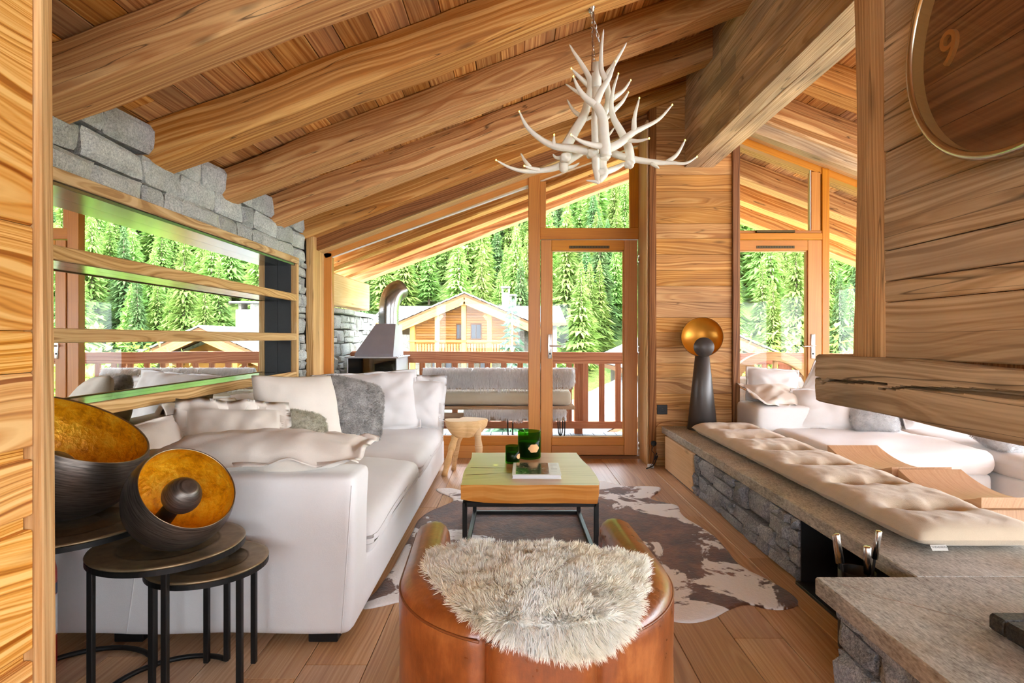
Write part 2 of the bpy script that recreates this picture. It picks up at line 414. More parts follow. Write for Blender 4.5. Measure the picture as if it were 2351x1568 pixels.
# roof boarding, rafters and the boxed ridge beam
ceiling = tag(wbox('ceiling', -2.6, -2.55, YB, 8.3, 1.9, 1.96, M_dark), 'sloping timber ceiling of brown planks on hewn rafters', 'ceiling', kind='structure')
for side in (0, 1):
    ex = Vector((1, 0, SL if side == 0 else -SL)).normalized()
    s, tot = 0.0, ((XR + 2.5) if side == 0 else (XE + .5 - XR)) * math.sqrt(1 + SL * SL)
    st = Vector((-2.5, 0, zp(-2.5))) if side == 0 else Vector((XR, 0, zp(XR)))
    while s < tot:
        w = rnd.uniform(.13, .21); y = YB - rnd.uniform(0, 1.5)
        while y < 8.25:
            l = rnd.uniform(1.9, 3.6); a, b = max(y, YB), min(y + l, 8.25)
            if b - a > .1:
                cpt = st + ex * (s + w / 2) + Vector((0, (a + b) / 2, 0)) + Vector((-ex.z, 0, ex.x)) * (.014 + rnd.uniform(0, .004))
                V, Fc = cbox(b - a - .002, w - .003, .028, .003)
                Mx = Matrix((Vector((0, 1, 0)), -ex, Vector((-ex.z, 0, ex.x)))).transposed().to_4x4(); Mx.translation = cpt
                put('ceiling_plank', V, Fc, M_ceil, ceiling, Mx)
            y += l
        s += w
# outer roof skin above the boarding so no light leaks
for side in (0, 1):
    xa, xb = (-2.6, XR) if side == 0 else (XR, XE + .5)
    prism('roof_skin', [(xa, zp(xa) + .045), (xb, zp(xb) + .045), (xb, zp(xb) + .2), (xa, zp(xa) + .2)], YB - .1, 8.3, M_dark, ceiling)
BY = [-2.3, -1.55, -.8, -.05, .70, 1.445, 2.19, 2.93, 3.66, 4.41]
nrm = Vector((-SL, 0, 1)).normalized(); T_ = .22 / math.sqrt(1 + SL * SL)
for i, y in enumerate(BY):
    for side in (0, 1):
        xa, xb = (-2.05, 1.66) if side == 0 else (1.74, XE + .1)
        up = Vector((-SL if side == 0 else SL, 0, 1)).normalized()
        pa = Vector((xa, y + .1, zp(xa))) - up * (T_ / 2 - .004); pb = Vector((xb, y + .1, zp(xb))) - up * (T_ / 2 - .004)
        rough_beam('rafter', pa, pb, .20 + .012 * math.sin(i * 2.1), T_ + .01, M_beam, ceiling, up, i + side * 31, .02, .08)
# rafters over the end wall and out under the eaves
for i, (y, w) in enumerate(((YF - .05, .17), (5.85, .16), (6.6, .2), (7.27, .2), (7.95, .2))):
    for side in (0, 1):
        xa, xb = (-2.05 if i < 1 else -2.5, 1.66) if side == 0 else (1.74, XE + .1)
        up = Vector((-SL if side == 0 else SL, 0, 1)).normalized()
        pa = Vector((xa, y + w/2, zp(xa))) - up * (T_ / 2 - .004); pb = Vector((xb, y + w/2, zp(xb))) - up * (T_ / 2 - .004)
        rough_beam('rafter', pa, pb, w, T_ + .01, M_beam, ceiling, up, i + 50 + side * 31, .010, .1)
rb = wbox('ridge_beam', 1.58, 1.80, .2, YF + .1, 2.73, 3.55, M_dark, ceiling, 'y'); rb['label'] = 'deep ridge beam boxed in with weathered planks'
z = 2.715
for i, hgt in enumerate((.14, .17, .12, .16, .15, .14)):
    ya = .2
    for yb in (rnd.uniform(1.9, 2.6), rnd.uniform(3.6, 4.3), YF + .02):
        wbox('cladding_plank', 1.56, 1.585, ya, yb - .002, z, z + hgt - .003, M_ridge, rb, 'y', .002)
        if i < 5: wbox('cladding_plank', 1.795, 1.82, ya, yb - .002, z, z + hgt - .003, M_ridge, rb, 'y', .002)
        ya = yb
    z += hgt
wbox('soffit_plank', 1.56, 1.69, .2, YF + .02, 2.69, 2.715, M_ridge, rb, 'y', .003)
wbox('soffit_plank', 1.692, 1.82, .2, YF + .02, 2.69, 2.715, M_ridge, rb, 'y', .003)

# rubble stone ------------------------------------------------------------
def stone_mesh(w, h, d, seed, mat, rough=.012):
    """one dressed stone, local X width, Z height, front towards +Y"""
    rs = random.Random(seed); n = 4; V = []; e = min(.018, w * .12, h * .16)
    cj = [[(rs.uniform(-1, 1) * min(.02, w*.08), rs.uniform(-1, 1) * min(.015, h*.1)) for _ in range(2)] for _ in range(2)]
    for i in range(n):
        for j in range(n):
            u = (0, .14, .8, 1)[i]; v = (0, .2, .78, 1)[j]
            px = (u - .5) * w; pz = (v - .5) * h
            jx = sum(cj[a][b][0] * (u if a else 1 - u) * (v if b else 1 - v) for a in (0, 1) for b in (0, 1))
            jz = sum(cj[a][b][1] * (u if a else 1 - u) * (v if b else 1 - v) for a in (0, 1) for b in (0, 1))
            edge = i in (0, n-1) or j in (0, n-1)
            y = -e * rs.uniform(.7, 1.5) if edge else rs.uniform(-1, 1) * rough
            if (i in (0, n-1)) and (j in (0, n-1)): px *= .97; pz *= .94
            V.append((px + jx + rs.uniform(-1, 1) * .003, y, pz + jz + rs.uniform(-1, 1) * .003))
    Fc = [(i*n + j, i*n + j + 1, (i+1)*n + j + 1, (i+1)*n + j) for i in range(n-1) for j in range(n-1)]
    ring = [0, 1, 2, 3, 7, 11, 15, 14, 13, 12, 8, 4]
    k = len(V)
    for r_ in ring: V.append((V[r_][0] * .99, -d, V[r_][2] * .99))
    for a in range(12):
        b = (a + 1) % 12; Fc.append((ring[b], ring[a], k + a, k + b))
    return [(-p[0], p[1], p[2]) for p in V], Fc
def rubble(u0, u1, z0, z1, hmin, hmax, wmin, wmax, seed, keep=None):
    rs = random.Random(seed); out = []; z = z0
    while z < z1 - .02:
        h = rs.uniform(hmin, hmax)
        if z + h > z1 - hmin * .6: h = z1 - z
        u = u0 - rs.uniform(0, wmin)
        while u < u1:
            w = rs.uniform(wmin, wmax); a, b = max(u, u0), min(u + w, u1)
            if u1 - b < wmin * .5: b = u1; w = b - u
            if b - a > .03:
                if h > hmin * 1.5 and rs.random() < .35:
                    k = rs.uniform(.35, .65)
                    if w > wmin * 1.6:
                        m = a + (b - a) * rs.uniform(.35, .65)
                        out += [(a, b, z, z + h * k), (a, m, z + h * k, z + h), (m, b, z + h * k, z + h)]
                    else: out += [(a, b, z, z + h * k), (a, b, z + h * k, z + h)]
                else: out.append((a, b, z, z + h))
            u += w
        z += h
    return [q for q in out if keep is None or keep(*q)]
def lay(stones, parent, mat, M, d=.12, gap=.006, seed=0, rough=.012):
    for i, (a, b, z0, z1) in enumerate(stones):
        V, Fc = stone_mesh(b - a - gap, z1 - z0 - gap, d, seed * 1000 + i, mat, rough)
        rs = random.Random(i + seed)
        put('stone', V, Fc, mat, parent, M @ Matrix.Translation((-(a + b) / 2 if M[0][1] > .5 else (a + b) / 2, rs.uniform(-.006, .01), (z0 + z1) / 2)))
# matrices that send (u, front, z) to a wall: facing +X at X, u along world Y; facing -X; facing -Y
def face_px(X): return Matrix(((0, 1, 0, X), (-1, 0, 0, 0), (0, 0, 1, 0), (0, 0, 0, 1)))
def face_mx(X): return Matrix(((0, -1, 0, X), (1, 0, 0, 0), (0, 0, 1, 0), (0, 0, 0, 1)))
def face_my(Y): return Matrix(((-1, 0, 0, 0), (0, -1, 0, Y), (0, 0, 1, 0), (0, 0, 0, 1)))

# left wall: masonry above and beside the shelf mirror
wall_left = tag(wbox('wall_left', -2.5, -2.03, YB, 5.6, -.1, 2.3, M_joint, None, 'y'), 'grey stone wall under the low end of the rafters', 'wall', kind='structure')
st = rubble(2.0, 5.12, 1.815, 2.24, .10, .19, .16, .46, 3)
st += rubble(4.885, 5.12, .3, 1.815, .07, .15, .11, .22, 4)
lay(st, wall_left, M_stone, face_px(XL), .15, .007, 1)
wbox('wall_core', -2.04, -1.9, YB, 1.98, 0, 2.25, M_joint, wall_left, 'y')
wbox('wall_core', -2.04, -1.98, 1.9, 5.14, 0, .42, M_joint, wall_left, 'y')

# end wall: recess for the glazing, clad pier, posts
def zs(x): return 1.955 + .372 * (x + 1.8)           # soffit of the left recess
def zg(x): return 1.93 + .357 * (x + 1.725)          # top of the left glass
wall_far = tag(wbox('wall_far', -2.4, -1.83, YF + .02, 5.62, -.05, 2.2, M_joint, None, 'z'), 'timber-lined end wall with the glazed doors', 'wall', kind='structure')
wbox('jamb_board', -1.855, -1.79, YF - .02, YF + .16, 0, 2.10, M_post, wall_far, 'z')
wbox('jamb_board', -1.825, -1.80, YF + .16, YG - .03, 0, 2.02, M_raw, wall_far, 'z')
# sloping head: dark board then pale soffit
def slope_piece(name, xa, xb, f0, f1, y0, y1, mat, parent):
    p = [Vector((xa, 0, (f0(xa) + f1(xa)) / 2)), Vector((xb, 0, (f0(xb) + f1(xb)) / 2))]
    L = (p[1] - p[0]).length; th = abs(f1(xa) - f0(xa)) * math.cos(math.atan2(p[1].z - p[0].z, p[1].x - p[0].x))
    V, Fc = cbox(L, y1 - y0, th, .004); c_ = (p[0] + p[1]) / 2; c_.y = (y0 + y1) / 2
    return put(name, V, Fc, mat, parent, frame_m(c_, p[1] - p[0], (0, 0, 1)))
slope_piece('head_board', -1.82, 1.28, lambda x: zs(x) - .005, lambda x: zb(x) + .06, YF + .07, YF + .12, M_dark, wall_far)
slope_piece('head_soffit', -1.82, 1.24, lambda x: zs(x) + .0, lambda x: zs(x) + .03, YF + .11, YG + .02, M_raw, wall_far)
slope_piece('head_filling', -1.9, 1.5, lambda x: zs(x) + .03, lambda x: zp(x) + .05, YF + .14, YG + .1, M_dark, wall_far)
# right reveal, dark posts and the clad pier
wbox('jamb_board', 1.215, 1.235, YF + .0, YG + .02, 0, zs(1.2) + .05, M_raw, wall_far, 'z')
wbox('post', 1.235, 1.30, YF - .02, YF + .06, 0, zb(1.26) + .1, M_dark, wall_far, 'z')
wbox('pier_core', 1.24, 2.045, YF + .02, 5.6, 0, 3.45, M_dark, wall_far, 'z')
z = -.06; k = 0
while z < 3.5:
    h = rnd.choice((.135, .14, .145, .15))
    zt = z + h - .002
    wbox('cladding_plank', 1.298, 1.985, YF - .005 + rnd.uniform(-.002, .002), YF + .03, max(z, 0), zt, M_clad, wall_far, 'x', .002)
    z += h
wbox('post', 1.985, 2.05, YF - .03, YF + .06, 0, 3.3, M_dark, wall_far, 'z')
# right part of the end wall: head above the second glazing
def zs2(x): return zp(x) - .33
def zg2(x): return zp(x) - .40
slope_piece('head_board', 2.05, XE, lambda x: zb(x) - .02, lambda x: zb(x) + .08, YF + .06, YF + .12, M_raw, wall_far)
slope_piece('head_board', 2.05, XE, lambda x: zs2(x) - .02, lambda x: zb(x) + .02, YF + .10, YF + .20, M_ridge, wall_far)
slope_piece('head_soffit', 2.05, XE, lambda x: zs2(x), lambda x: zs2(x) + .03, YF + .2, YG + .02, M_raw, wall_far)
slope_piece('head_filling', 2.0, XE, lambda x: zs2(x) + .03, lambda x: zp(x) + .05, YF + .2, YG + .1, M_dark, wall_far)

# glazing -------------------------------------------------------------------
def X8(px): return (px - CX) / 238.0
def Z8(py): return H - (py - CY) / 238.0
Y0, Y1 = YG - .035, YG + .035
window_1 = tag(bpy.data.objects.new('window_1', None), 'large fixed window with sloping top behind the white sofa', 'window', kind='structure'); link(window_1, None, Matrix.Translation((-.8, YG, 0)))
def poly_slab(name, pts, y0, y1, mat, parent): return prism(name, pts, y0, y1, mat, parent)
wbox('frame_stile', -1.81, -1.725, Y0, Y1, 0, zs(-1.77), M_frame, window_1, 'z')
wbox('frame_rail', -1.725, .158, Y0, Y1, .0, .12, M_frame, window_1, 'x')
wbox('frame_rail', -1.725, .158, Y0 + .008, Y1, .12, .21, M_frame, window_1, 'x')
slope_piece('frame_head', -1.80, 1.22, lambda x: zg(x), lambda x: zs(x) + .02, Y0, Y1, M_frame, window_1)
bead = slope_piece('glazing_bead', -1.725, .16, lambda x: zg(x) - .012, lambda x: zg(x) + .002, Y0 + .012, Y0 + .03, M_white, window_1)
prism('pane', [(-1.73, .205), (.162, .205), (.162, zg(.162) + .005), (-1.73, zg(-1.73) + .005)], YG, YG + .006, M_glass, window_1)
window_2 = tag(bpy.data.objects.new('window_2', None), 'small transom window above the glazed door under the antlers', 'window', kind='structure'); link(window_2, None, Matrix.Translation((.7, YG, 2.1)))
wbox('mullion', .158, .27, Y0 - .012, Y1, 0, zs(.2), M_frame, window_2, 'z')
wbox('frame_rail', .27, 1.215, Y0, Y1, 2.095, 2.205, M_frame, window_2, 'x')
wbox('frame_stile', .27, .326, Y0 + .008, Y1, 2.205, zg(.3), M_frame, window_2, 'z')
wbox('frame_stile', 1.132, 1.215, Y0 + .008, Y1, 2.205, zg(1.17), M_frame, window_2, 'z')
prism('pane', [(.32, 2.2), (1.14, 2.2), (1.14, zg(1.14) + .005), (.32, zg(.32) + .005)], YG, YG + .006, M_glass, window_2)

def glazed_door(name, x0, x1, gx0, gx1, hinge_right, label, mat, handle_x, vent):
    d = tag(bpy.data.objects.new(name, None), label, 'door', kind='structure'); link(d, None, Matrix.Translation(((x0 + x1) / 2, YG, 0)))
    ya, yb = Y0 - .02, Y1 - .01; zt, zgb, zgt = 2.085, .21, 1.973
    wbox('threshold', x0 - .02, x1 + .02, YG - .06, YG + .05, -.01, .025, M_dark, d, 'x')
    wbox('stile', x0, gx0 - .012, ya, yb, .03, zt, mat, d, 'z'); wbox('stile', gx1 + .012, x1, ya, yb, .03, zt, mat, d, 'z')
    wbox('rail', gx0 - .012, gx1 + .012, ya, yb, zgt + .012, zt, mat, d, 'x')
    wbox('rail', gx0 - .012, gx1 + .012, ya, yb, .125, zgb - .012, mat, d, 'x'); wbox('rail', gx0 - .012, gx1 + .012, ya + .012, yb, .03, .124, mat, d, 'x')
    for a in ((gx0 - .012, gx0, zgb - .012, zgt + .012, 'z'), (gx1, gx1 + .012, zgb - .012, zgt + .012, 'z'), (gx0, gx1, zgb - .012, zgb, 'x'), (gx0, gx1, zgt, zgt + .012, 'x')):
        wbox('glazing_bead', a[0], a[1], ya + .014, ya + .03, a[2], a[3], M_raw if a[4] == 'x' else mat, d, a[4], .002)
    wbox('pane', gx0 - .01, gx1 + .01, YG - .004, YG + .002, zgb - .01, zgt + .01, M_glass, d, 'x', .0005)
    hx = handle_x; sg = 1 if hinge_right else -1
    V, Fc = rbox_geo(.038, .008, .235, .004, 2); pl = put('handle_plate', V, Fc, M_chrome, d, Matrix.Translation((hx, ya - .004, 1.07)), True); pl['label'] = 'long satin steel handle plate'
    V, Fc = join([tube_geo([(hx, ya, 1.075), (hx, ya - .045, 1.075)], .009, 10), tube_geo(smooth_path([(hx, ya - .043, 1.075), (hx + sg * .02, ya - .05, 1.075), (hx + sg * .12, ya - .05, 1.072)], 4), .0085, 10)])
    world('lever', V, Fc, M_chrome, pl, True)
    lathe('lock_cylinder', [(0, .002), (.008, .002), (.008, -.004)], M_blk, pl, Matrix.Translation((hx, ya - .009, 1.0)) @ Matrix.Rotation(R(90), 4, 'X'), 12)
    hxx = x1 + .012 if hinge_right else x0 - .012
    for zz in (1.91, 1.04, .115):
        lathe('hinge', [(0, -.045), (.009, -.045), (.010, -.043), (.010, -.002), (.008, 0), (.010, .002), (.010, .043), (.009, .045), (0, .045)], M_chrome, d, Matrix.Translation((hxx, ya - .004, zz)), 12)
    if vent:
        v = wbox('vent_strip', vent[0], vent[1], ya - .004, ya + .004, 2.004, 2.03, M_brassd, d, 'x', .002)
        for q in range(14):
            xx = vent[0] + .02 + (vent[1] - vent[0] - .04) * q / 13; wbox('vent_slot', xx - .004, xx + .004, ya - .006, ya - .003, 2.011, 2.023, M_blkm, v, 'x', .0005)
    return d
door_1 = glazed_door('door_1', .275, 1.197, .389, 1.057, True, 'glazed orange timber door with hinges on the right of the pane', M_frame, .362, (.546, .93))
door_2 = glazed_door('door_2', 2.06, 2.955, 2.09, 2.81, False, 'glazed timber door between the clad pier and the fireplace', M_frame2, 2.868, (2.33, 2.695))
window_3 = tag(bpy.data.objects.new('window_3', None), 'transom window over the door beside the clad pier', 'window', kind='structure'); link(window_3, None, Matrix.Translation((2.5, YG, 2.1)))
wbox('frame_rail', 2.05, 2.97, Y0, Y1, 2.095, 2.18, M_frame2, window_3, 'x')
wbox('drip_rail', 2.05, 2.955, Y0 - .03, Y0, 2.088, 2.15, M_frame2, window_3, 'x')
v = wbox('vent_strip', 2.33, 2.695, Y0 - .034, Y0 - .002, 2.155, 2.178, M_brassd, window_3, 'x', .002)
wbox('frame_stile', 2.865, 2.955, Y0, Y1, 2.18, zg2(2.9), M_frame2, window_3, 'z'); wbox('mullion', 2.965, 3.035, Y0 - .01, Y1, 0, zs2(3.0), M_frame2, window_3, 'z')
slope_piece('frame_head', 2.05, XE, lambda x: zg2(x), lambda x: zs2(x) + .02, Y0, Y1, M_frame2, window_3)
prism('pane', [(2.06, 2.175), (2.87, 2.175), (2.87, zg2(2.87) + .005), (2.06, zg2(2.06) + .005)], YG, YG + .006, M_glass, window_3)
wbox('glazing_bead', 2.858, 2.866, Y0 + .005, Y0 + .03, 2.18, zg2(2.86), M_white, window_3, 'z', .002)
window_4 = tag(bpy.data.objects.new('window_4', None), 'tall fixed window beside the fireplace post', 'window', kind='structure'); link(window_4, None, Matrix.Translation((4.2, YG, 0)))
prism('pane', [(3.03, .2), (XE - .1, .2), (XE - .1, zg2(XE - .1) + .005), (3.03, zg2(3.03) + .005)], YG, YG + .006, M_glass, window_4)
wbox('frame_rail', 3.035, XE - .1, Y0, Y1, 0, .21, M_frame2, window_4, 'x'); wbox('frame_stile', XE - .11, XE, Y0, Y1, 0, zg2(XE) + .1, M_frame2, window_4, 'z')

# right and back walls (behind the frame of the photograph), both mostly glass
wall_right = tag(wbox('wall_right', XE, XE + .2, YB, 5.6, -.1, .3, M_white, None, 'y'), 'white rendered wall with wide windows on the far side of the room', 'wall', kind='structure')
wbox('lintel', XE, XE + .2, YB, 5.6, 2.0, zp(XE) + .1, M_white, wall_right, 'y')
for y in (-3.1, -1.0, 1.1, 3.2, 5.35): wbox('pier', XE, XE + .2, y - .12, y + .12, .3, 2.0, M_frame2, wall_right, 'z')
for i, y in enumerate((-2.05, .05, 2.15, 4.27)): wbox('pane', XE + .08, XE + .086, y - .95, y + .95, .3, 2.0, M_glass, wall_right, 'y', .0005)
wall_back = tag(wbox('wall_back', -2.4, XE + .2, YB - .2, YB, -.1, .9, M_white, None, 'x'), 'white gable wall opposite the glazed doors', 'wall', kind='structure')
for x0_, x1_ in ((-2.4, -1.9), (.2, .5), (2.6, 2.9), (5.0, XE + .2)): wbox('pier', x0_, x1_, YB - .2, YB, .9, 2.0, M_white, wall_back, 'z')
prism('gable', [(-2.4, 2.0), (XE + .2, 2.0), (XE + .2, zp(XE) + .1), (XR, ZR + .1), (-2.4, zp(-2.4) + .1)], YB - .2, YB, M_white, wall_back)
for x0_, x1_ in ((-1.9, .2), (.5, 2.6), (2.9, 5.0)): wbox('pane', x0_, x1_, YB - .1, YB - .094, .9, 2.0, M_glass, wall_back, 'x', .0005)  # unseen back windows, added and sized to let in fill daylight

# partition of brushed boards at the left, ending in a slim post
XP, YP = -1.0, 1.185
wall_near = tag(wbox('wall_near', XP - .14, XP - .035, -1.6, YP - .01, 0, 2.5, M_dark, None, 'y'), 'partition of brushed golden larch boards with a slim end post', 'wall', kind='structure')
zz = [0]
for py_top, py_bot, out in ((-60, 520, 1), (520, 760, 1), (760, 855, 1), (855, 1026, 1), (1052, 1183, 1), (1213, 1490, 1), (1514, 1700, 1)):
    s_ = (CX - 78) / -XP; z1 = H - (py_top - CY) / s_; z0 = H - (py_bot - CY) / s_
    wbox('wall_board', XP - .05, XP + .0, -1.6, YP + .005, max(z0, 0.0) + .001, z1 - .001, M_panel, wall_near, 'y', .004)
wbox('wall_board', XP - .05, XP - .02, -1.6, YP + .004, .2, 1.2, M_panel, wall_near, 'y', .002)
tilt = put('end_post', *cbox(2.7, .034, .05, .003), M_post, wall_near, Matrix.Translation((XP - .009, YP + .022, 1.25)) @ Matrix.Rotation(R(-.33), 4, 'Y') @ GR['z'].to_4x4())
# ================================================================== FURNITURE
def nz(p, s, seed=0.0): return noise.noise(Vector((p[0] * s + seed, p[1] * s + seed * .7, p[2] * s - seed)))
M_furgrey = hairy('grey_fur', (150, 145, 140), (186, 180, 174), (216, 211, 206), 12, .15)
M_furtaupe = hairy('taupe_fur', (176, 168, 148), (204, 197, 176), (226, 220, 202), 12, .15)
M_furpale = hairy('pale_grey_fur', (200, 197, 195), (222, 219, 217), (240, 238, 236), 12, .15)

# ---- shelf mirror in the stone wall
XM, XF_ = -1.99, -1.83
ym0, ym1 = 2.05, 4.88
ms = root('mirror_shelf_unit', (XM, (ym0 + ym1) / 2, .5), 'mirror-backed shelf unit with timber edges set into the stone wall', 'shelf')
wbox('mirror', XM - .01, XM, ym0, ym1 - .04, .46, 1.80, M_mirror, ms, 'y', .0005)
wbox('frame_rail', XM, XF_ + .004, ym0, ym1, 1.783, 1.835, M_shelf, ms, 'y', .004)
wbox('frame_stile', XF_ - .05, XF_ + .002, ym1 - .045, ym1, .42, 1.783, M_raw, ms, 'z', .004)
wbox('side_panel', XM, XF_ - .05, ym1 - .05, ym1 - .03, .42, 1.783, M_blk, ms, 'z', .002)
wbox('steel_soffit', XM, XF_ - .012, ym0, ym1 - .05, 1.765, 1.784, M_steel, ms, 'y', .001)
for zc in (1.494, 1.16, .835, .50):
    b = wbox('shelf_edge', XF_ - .03, XF_, ym0, ym1 - .045, zc - .03, zc + .03, M_shelf, ms, 'y', .004)
    wbox('shelf_plate', XM + .001, XF_ - .03, ym0, ym1 - .05, zc - .026, zc + .026, M_steel, ms, 'y', .001)

# ---- cushions
def pillow_geo(w, h, t, n=26, fl=0.0, seed=0, wr=1.0, slump=0.0, drop=0.0, pinch=.07, rnd_=.10):
    """pillow standing in XZ, thickness along Y, base at z=0; fl = flat flange round the edge"""
    us = [-1 + 2 * i / n for i in range(n + 1)]
    tot = {}
    V, Fc = [], []
    W2, H2 = w / 2, h / 2
    ext = [-1 - 2 * fl / w, -1 - fl / w] + us + [1 + fl / w, 1 + 2 * fl / w] if fl else us
    m = len(ext)
    for side in (-1, 1):
        for i, u in enumerate(ext):
            for j, v in enumerate(ext):
                border = i in (0, m-1) or j in (0, m-1)
                if side == 1 and border: tot[i, j, 1] = tot[i, j, -1]; continue
                cu, cv = max(-1, min(1, u)), max(-1, min(1, v))
                k = max(0, (1 - abs(cu)**2.6) * (1 - abs(cv)**2.6))**.5
                x = u * W2 * (1 - pinch * (1 - cv * cv)) * math.sqrt(1 - rnd_ * cv * cv * cv * cv); z = v * H2 * (1 - pinch * (1 - cu * cu)) * math.sqrt(1 - rnd_ * cu * cu * cu * cu)
                y = side * t / 2 * k
                q = Vector((x * 5 + seed * 3.7, z * 5, side * 2.0))
                y += wr * (noise.noise(q) * .016 + noise.noise(q * 2.7) * .008 + noise.turbulence(q * 1.3, 3, True) * .008 * (1.1 - k)) * (1 if k > .02 else .5)
                # creases running in from the corners
                d = abs(abs(cu) - abs(cv)); y -= side * wr * .010 * math.exp(-d * d * 40) * abs(cu) * k
                if fl and (abs(u) > 1 or abs(v) > 1):
                    y += wr * .022 * noise.noise(Vector((x * 9, z * 9, seed * 2.0))) ; 
                    z -= drop * max(0, abs(u) - 1) * 8 * fl
                y += slump * (v * .5 + .5)**2
                tot[i, j, side] = len(V); V.append(Vector((x, y, z + H2)))
    for side in (-1, 1):
        for i in range(m - 1):
            for j in range(m - 1):
                q = [tot[i, j, side], tot[i+1, j, side], tot[i+1, j+1, side], tot[i, j+1, side]]
                if len(set(q)) > 2: Fc.append(tuple(q if side < 0 else q[::-1]))
    return V, Fc
def pillow(name, loc, rot, size, mat, label, fl=0.0, seed=0, wr=1.0, slump=0.0, group=None, cat='cushion', pinch=.07, n=26):
    V, Fc = pillow_geo(*size, n=n, fl=fl, seed=seed, wr=wr, slump=slump, pinch=pinch)
    o = put(name, V, Fc, mat, None, Matrix.Translation(Vector(loc)) @ eul(*rot).to_4x4(), True)
    return tag(o, label, cat, group)
def fur_geo(P, Nn, length, width, seed, droop=(0, 0, -1), dk=.5, rndk=.5, clump=0.0, comb=None, segs=3):
    """ribbon strands on points P with normals Nn (arrays)"""
    rs = np.random.RandomState(seed); n = len(P)
    d = Nn + rs.normal(0, rndk, (n, 3)) * .6 + np.array(droop) * dk
    if comb is not None: d = d + comb
    d /= np.linalg.norm(d, axis=1)[:, None]
    L = length * rs.uniform(.65, 1.15, (n, 1))
    side = np.cross(d, rs.normal(0, 1, (n, 3))); side /= np.linalg.norm(side, axis=1)[:, None]
    g = np.array(droop) * dk
    V = []
    tip = P + d * L + g * L * .35
    if clump > 0:
        nc = max(1, n // 14); cid = rs.randint(0, n, nc); 
        C = P[cid]; best = np.zeros(n, int); bd = np.full(n, 1e9)
        for s0 in range(0, nc, 64):
            D = ((P[:, None, :] - C[None, s0:s0 + 64, :])**2).sum(2); k = D.argmin(1); dm = D[np.arange(n), k]
            mk_ = dm < bd; bd[mk_] = dm[mk_]; best[mk_] = k[mk_] + s0
        tip = tip * (1 - clump) + tip[cid][best] * clump
    for i in range(segs):
        t = i / segs; mid = P + d * L * t * (1 - t * .35); c = mid * (1 - t**1.5) + tip * t**1.5
        wd = width * (1 - t * .75)
        V += [c - side * wd / 2, c + side * wd / 2]
    V.append(tip)
    V = np.concatenate(V); Fq = []
    ar = np.arange(n)
    for i in range(segs - 1):
        a, b, c2, d2 = 2*i*n + ar, (2*i + 1)*n + ar, (2*i + 3)*n + ar, (2*i + 2)*n + ar
        Fq.append(np.stack([a, b, c2], 1)); Fq.append(np.stack([a, c2, d2], 1))
    Fq.append(np.stack([2*(segs-1)*n + ar, (2*(segs-1) + 1)*n + ar, 2*segs*n + ar], 1))
    return V, np.concatenate(Fq)
def sample(V, Fc, n, seed, keep=None):
    """random points on a polygon soup"""
    rs = np.random.RandomState(seed); V = np.array([tuple(v) for v in V]); T = []
    for f in Fc:
        for i in range(1, len(f) - 1): T.append((f[0], f[i], f[i+1]))
    T = np.array(T); A, B, C = V[T[:, 0]], V[T[:, 1]], V[T[:, 2]]; N_ = np.cross(B - A, C - A); ar = np.linalg.norm(N_, axis=1) + 1e-12
    k = rs.choice(len(T), n, p=ar / ar.sum()); a, b = rs.rand(n, 1), rs.rand(n, 1); fl = (a + b) > 1; a = np.where(fl, 1 - a, a); b = np.where(fl, 1 - b, b)
    P = A[k] + (B - A)[k] * a + (C - A)[k] * b; Nn = N_[k] / ar[k][:, None]
    return P, Nn
def fur_pillow(name, loc, rot, size, mat, label, nh, ln, seed, slump=0.0, group=None):
    V, Fc = pillow_geo(*size, n=18, seed=seed, wr=.6, slump=slump, pinch=.03, rnd_=.22)
    o = put(name, V, Fc, mat, None, Matrix.Translation(Vector(loc)) @ eul(*rot).to_4x4(), True); tag(o, label, 'cushion', group)
    P, Nn = sample(V, Fc, nh, seed); FV, FF = fur_geo(P, Nn, ln, .0021, seed, (0, 0, -1), .3, .7, .45, segs=2)
    f = fastmesh('fur', FV, FF, mat, o, WM[o]); f['kind'] = 'stuff'
    return o

# ---- the white sofa along the stone wall
sx0, sx1, sy0, sy1 = -1.80, -.585, 2.12, 5.06
sofa = root('sofa', ((sx0 + sx1) / 2, (sy0 + sy1) / 2, 0), 'long white linen sofa in front of the shelf mirror', 'sofa')
def softf(seed, amp=.006, c=(0, 0, 0)):
    def f(v):
        q = Vector((v[0] * 4 + seed, v[1] * 4, v[2] * 4)); k = noise.noise(q) * amp + noise.noise(q * 3) * amp * .4
        return (v[0] * (1 + k), v[1] + k * .4, v[2] + k)
    return f
rbox('base', ((sx0 + sx1) / 2 + .0, (sy0 + sy1) / 2, .15), (sx1 - sx0 - .03, sy1 - sy0 - .05, .21), .02, M_sofa, sofa, 6, softf(1, .004))
def armf(seed):
    def f(v):
        k = noise.noise(Vector((v[0] * 3 + seed, v[1] * 3, v[2] * 3))) * .008
        fl = -.018 * (v[2] - .3) / .6
        return (v[0] + (fl if v[0] > 0 else 0) * -1.0 + k, v[1] + k, v[2] + k * .6)
    return f
a = rbox('arm', ((sx0 + sx1) / 2, sy0 + .12, .335), (sx1 - sx0, .24, .60), .035, M_sofa, sofa, 10, armf(2)); a['label'] = 'boxy white linen arm with piped seams'
rbox('arm', ((sx0 + sx1) / 2, sy1 - .10, .345), (sx1 - sx0 - .02, .20, .58), .05, M_sofa, sofa, 8, armf(5))
for k_, (xx, zz0, zz1) in enumerate(((sx1 - .02, .05, .60), (sx1 - .80, .05, .32))):
    tube('seam_piping', smooth_path([(xx - .012 + .02 * (k_ == 0), sy0 - .002, zz1), (xx - .03 + .02 * (k_ == 0), sy0 - .003, (zz0 + zz1) / 2), (xx - .05 + .02 * (k_ == 0), sy0 - .002, zz0)], 5), .0028, M_sofa, a, 5)
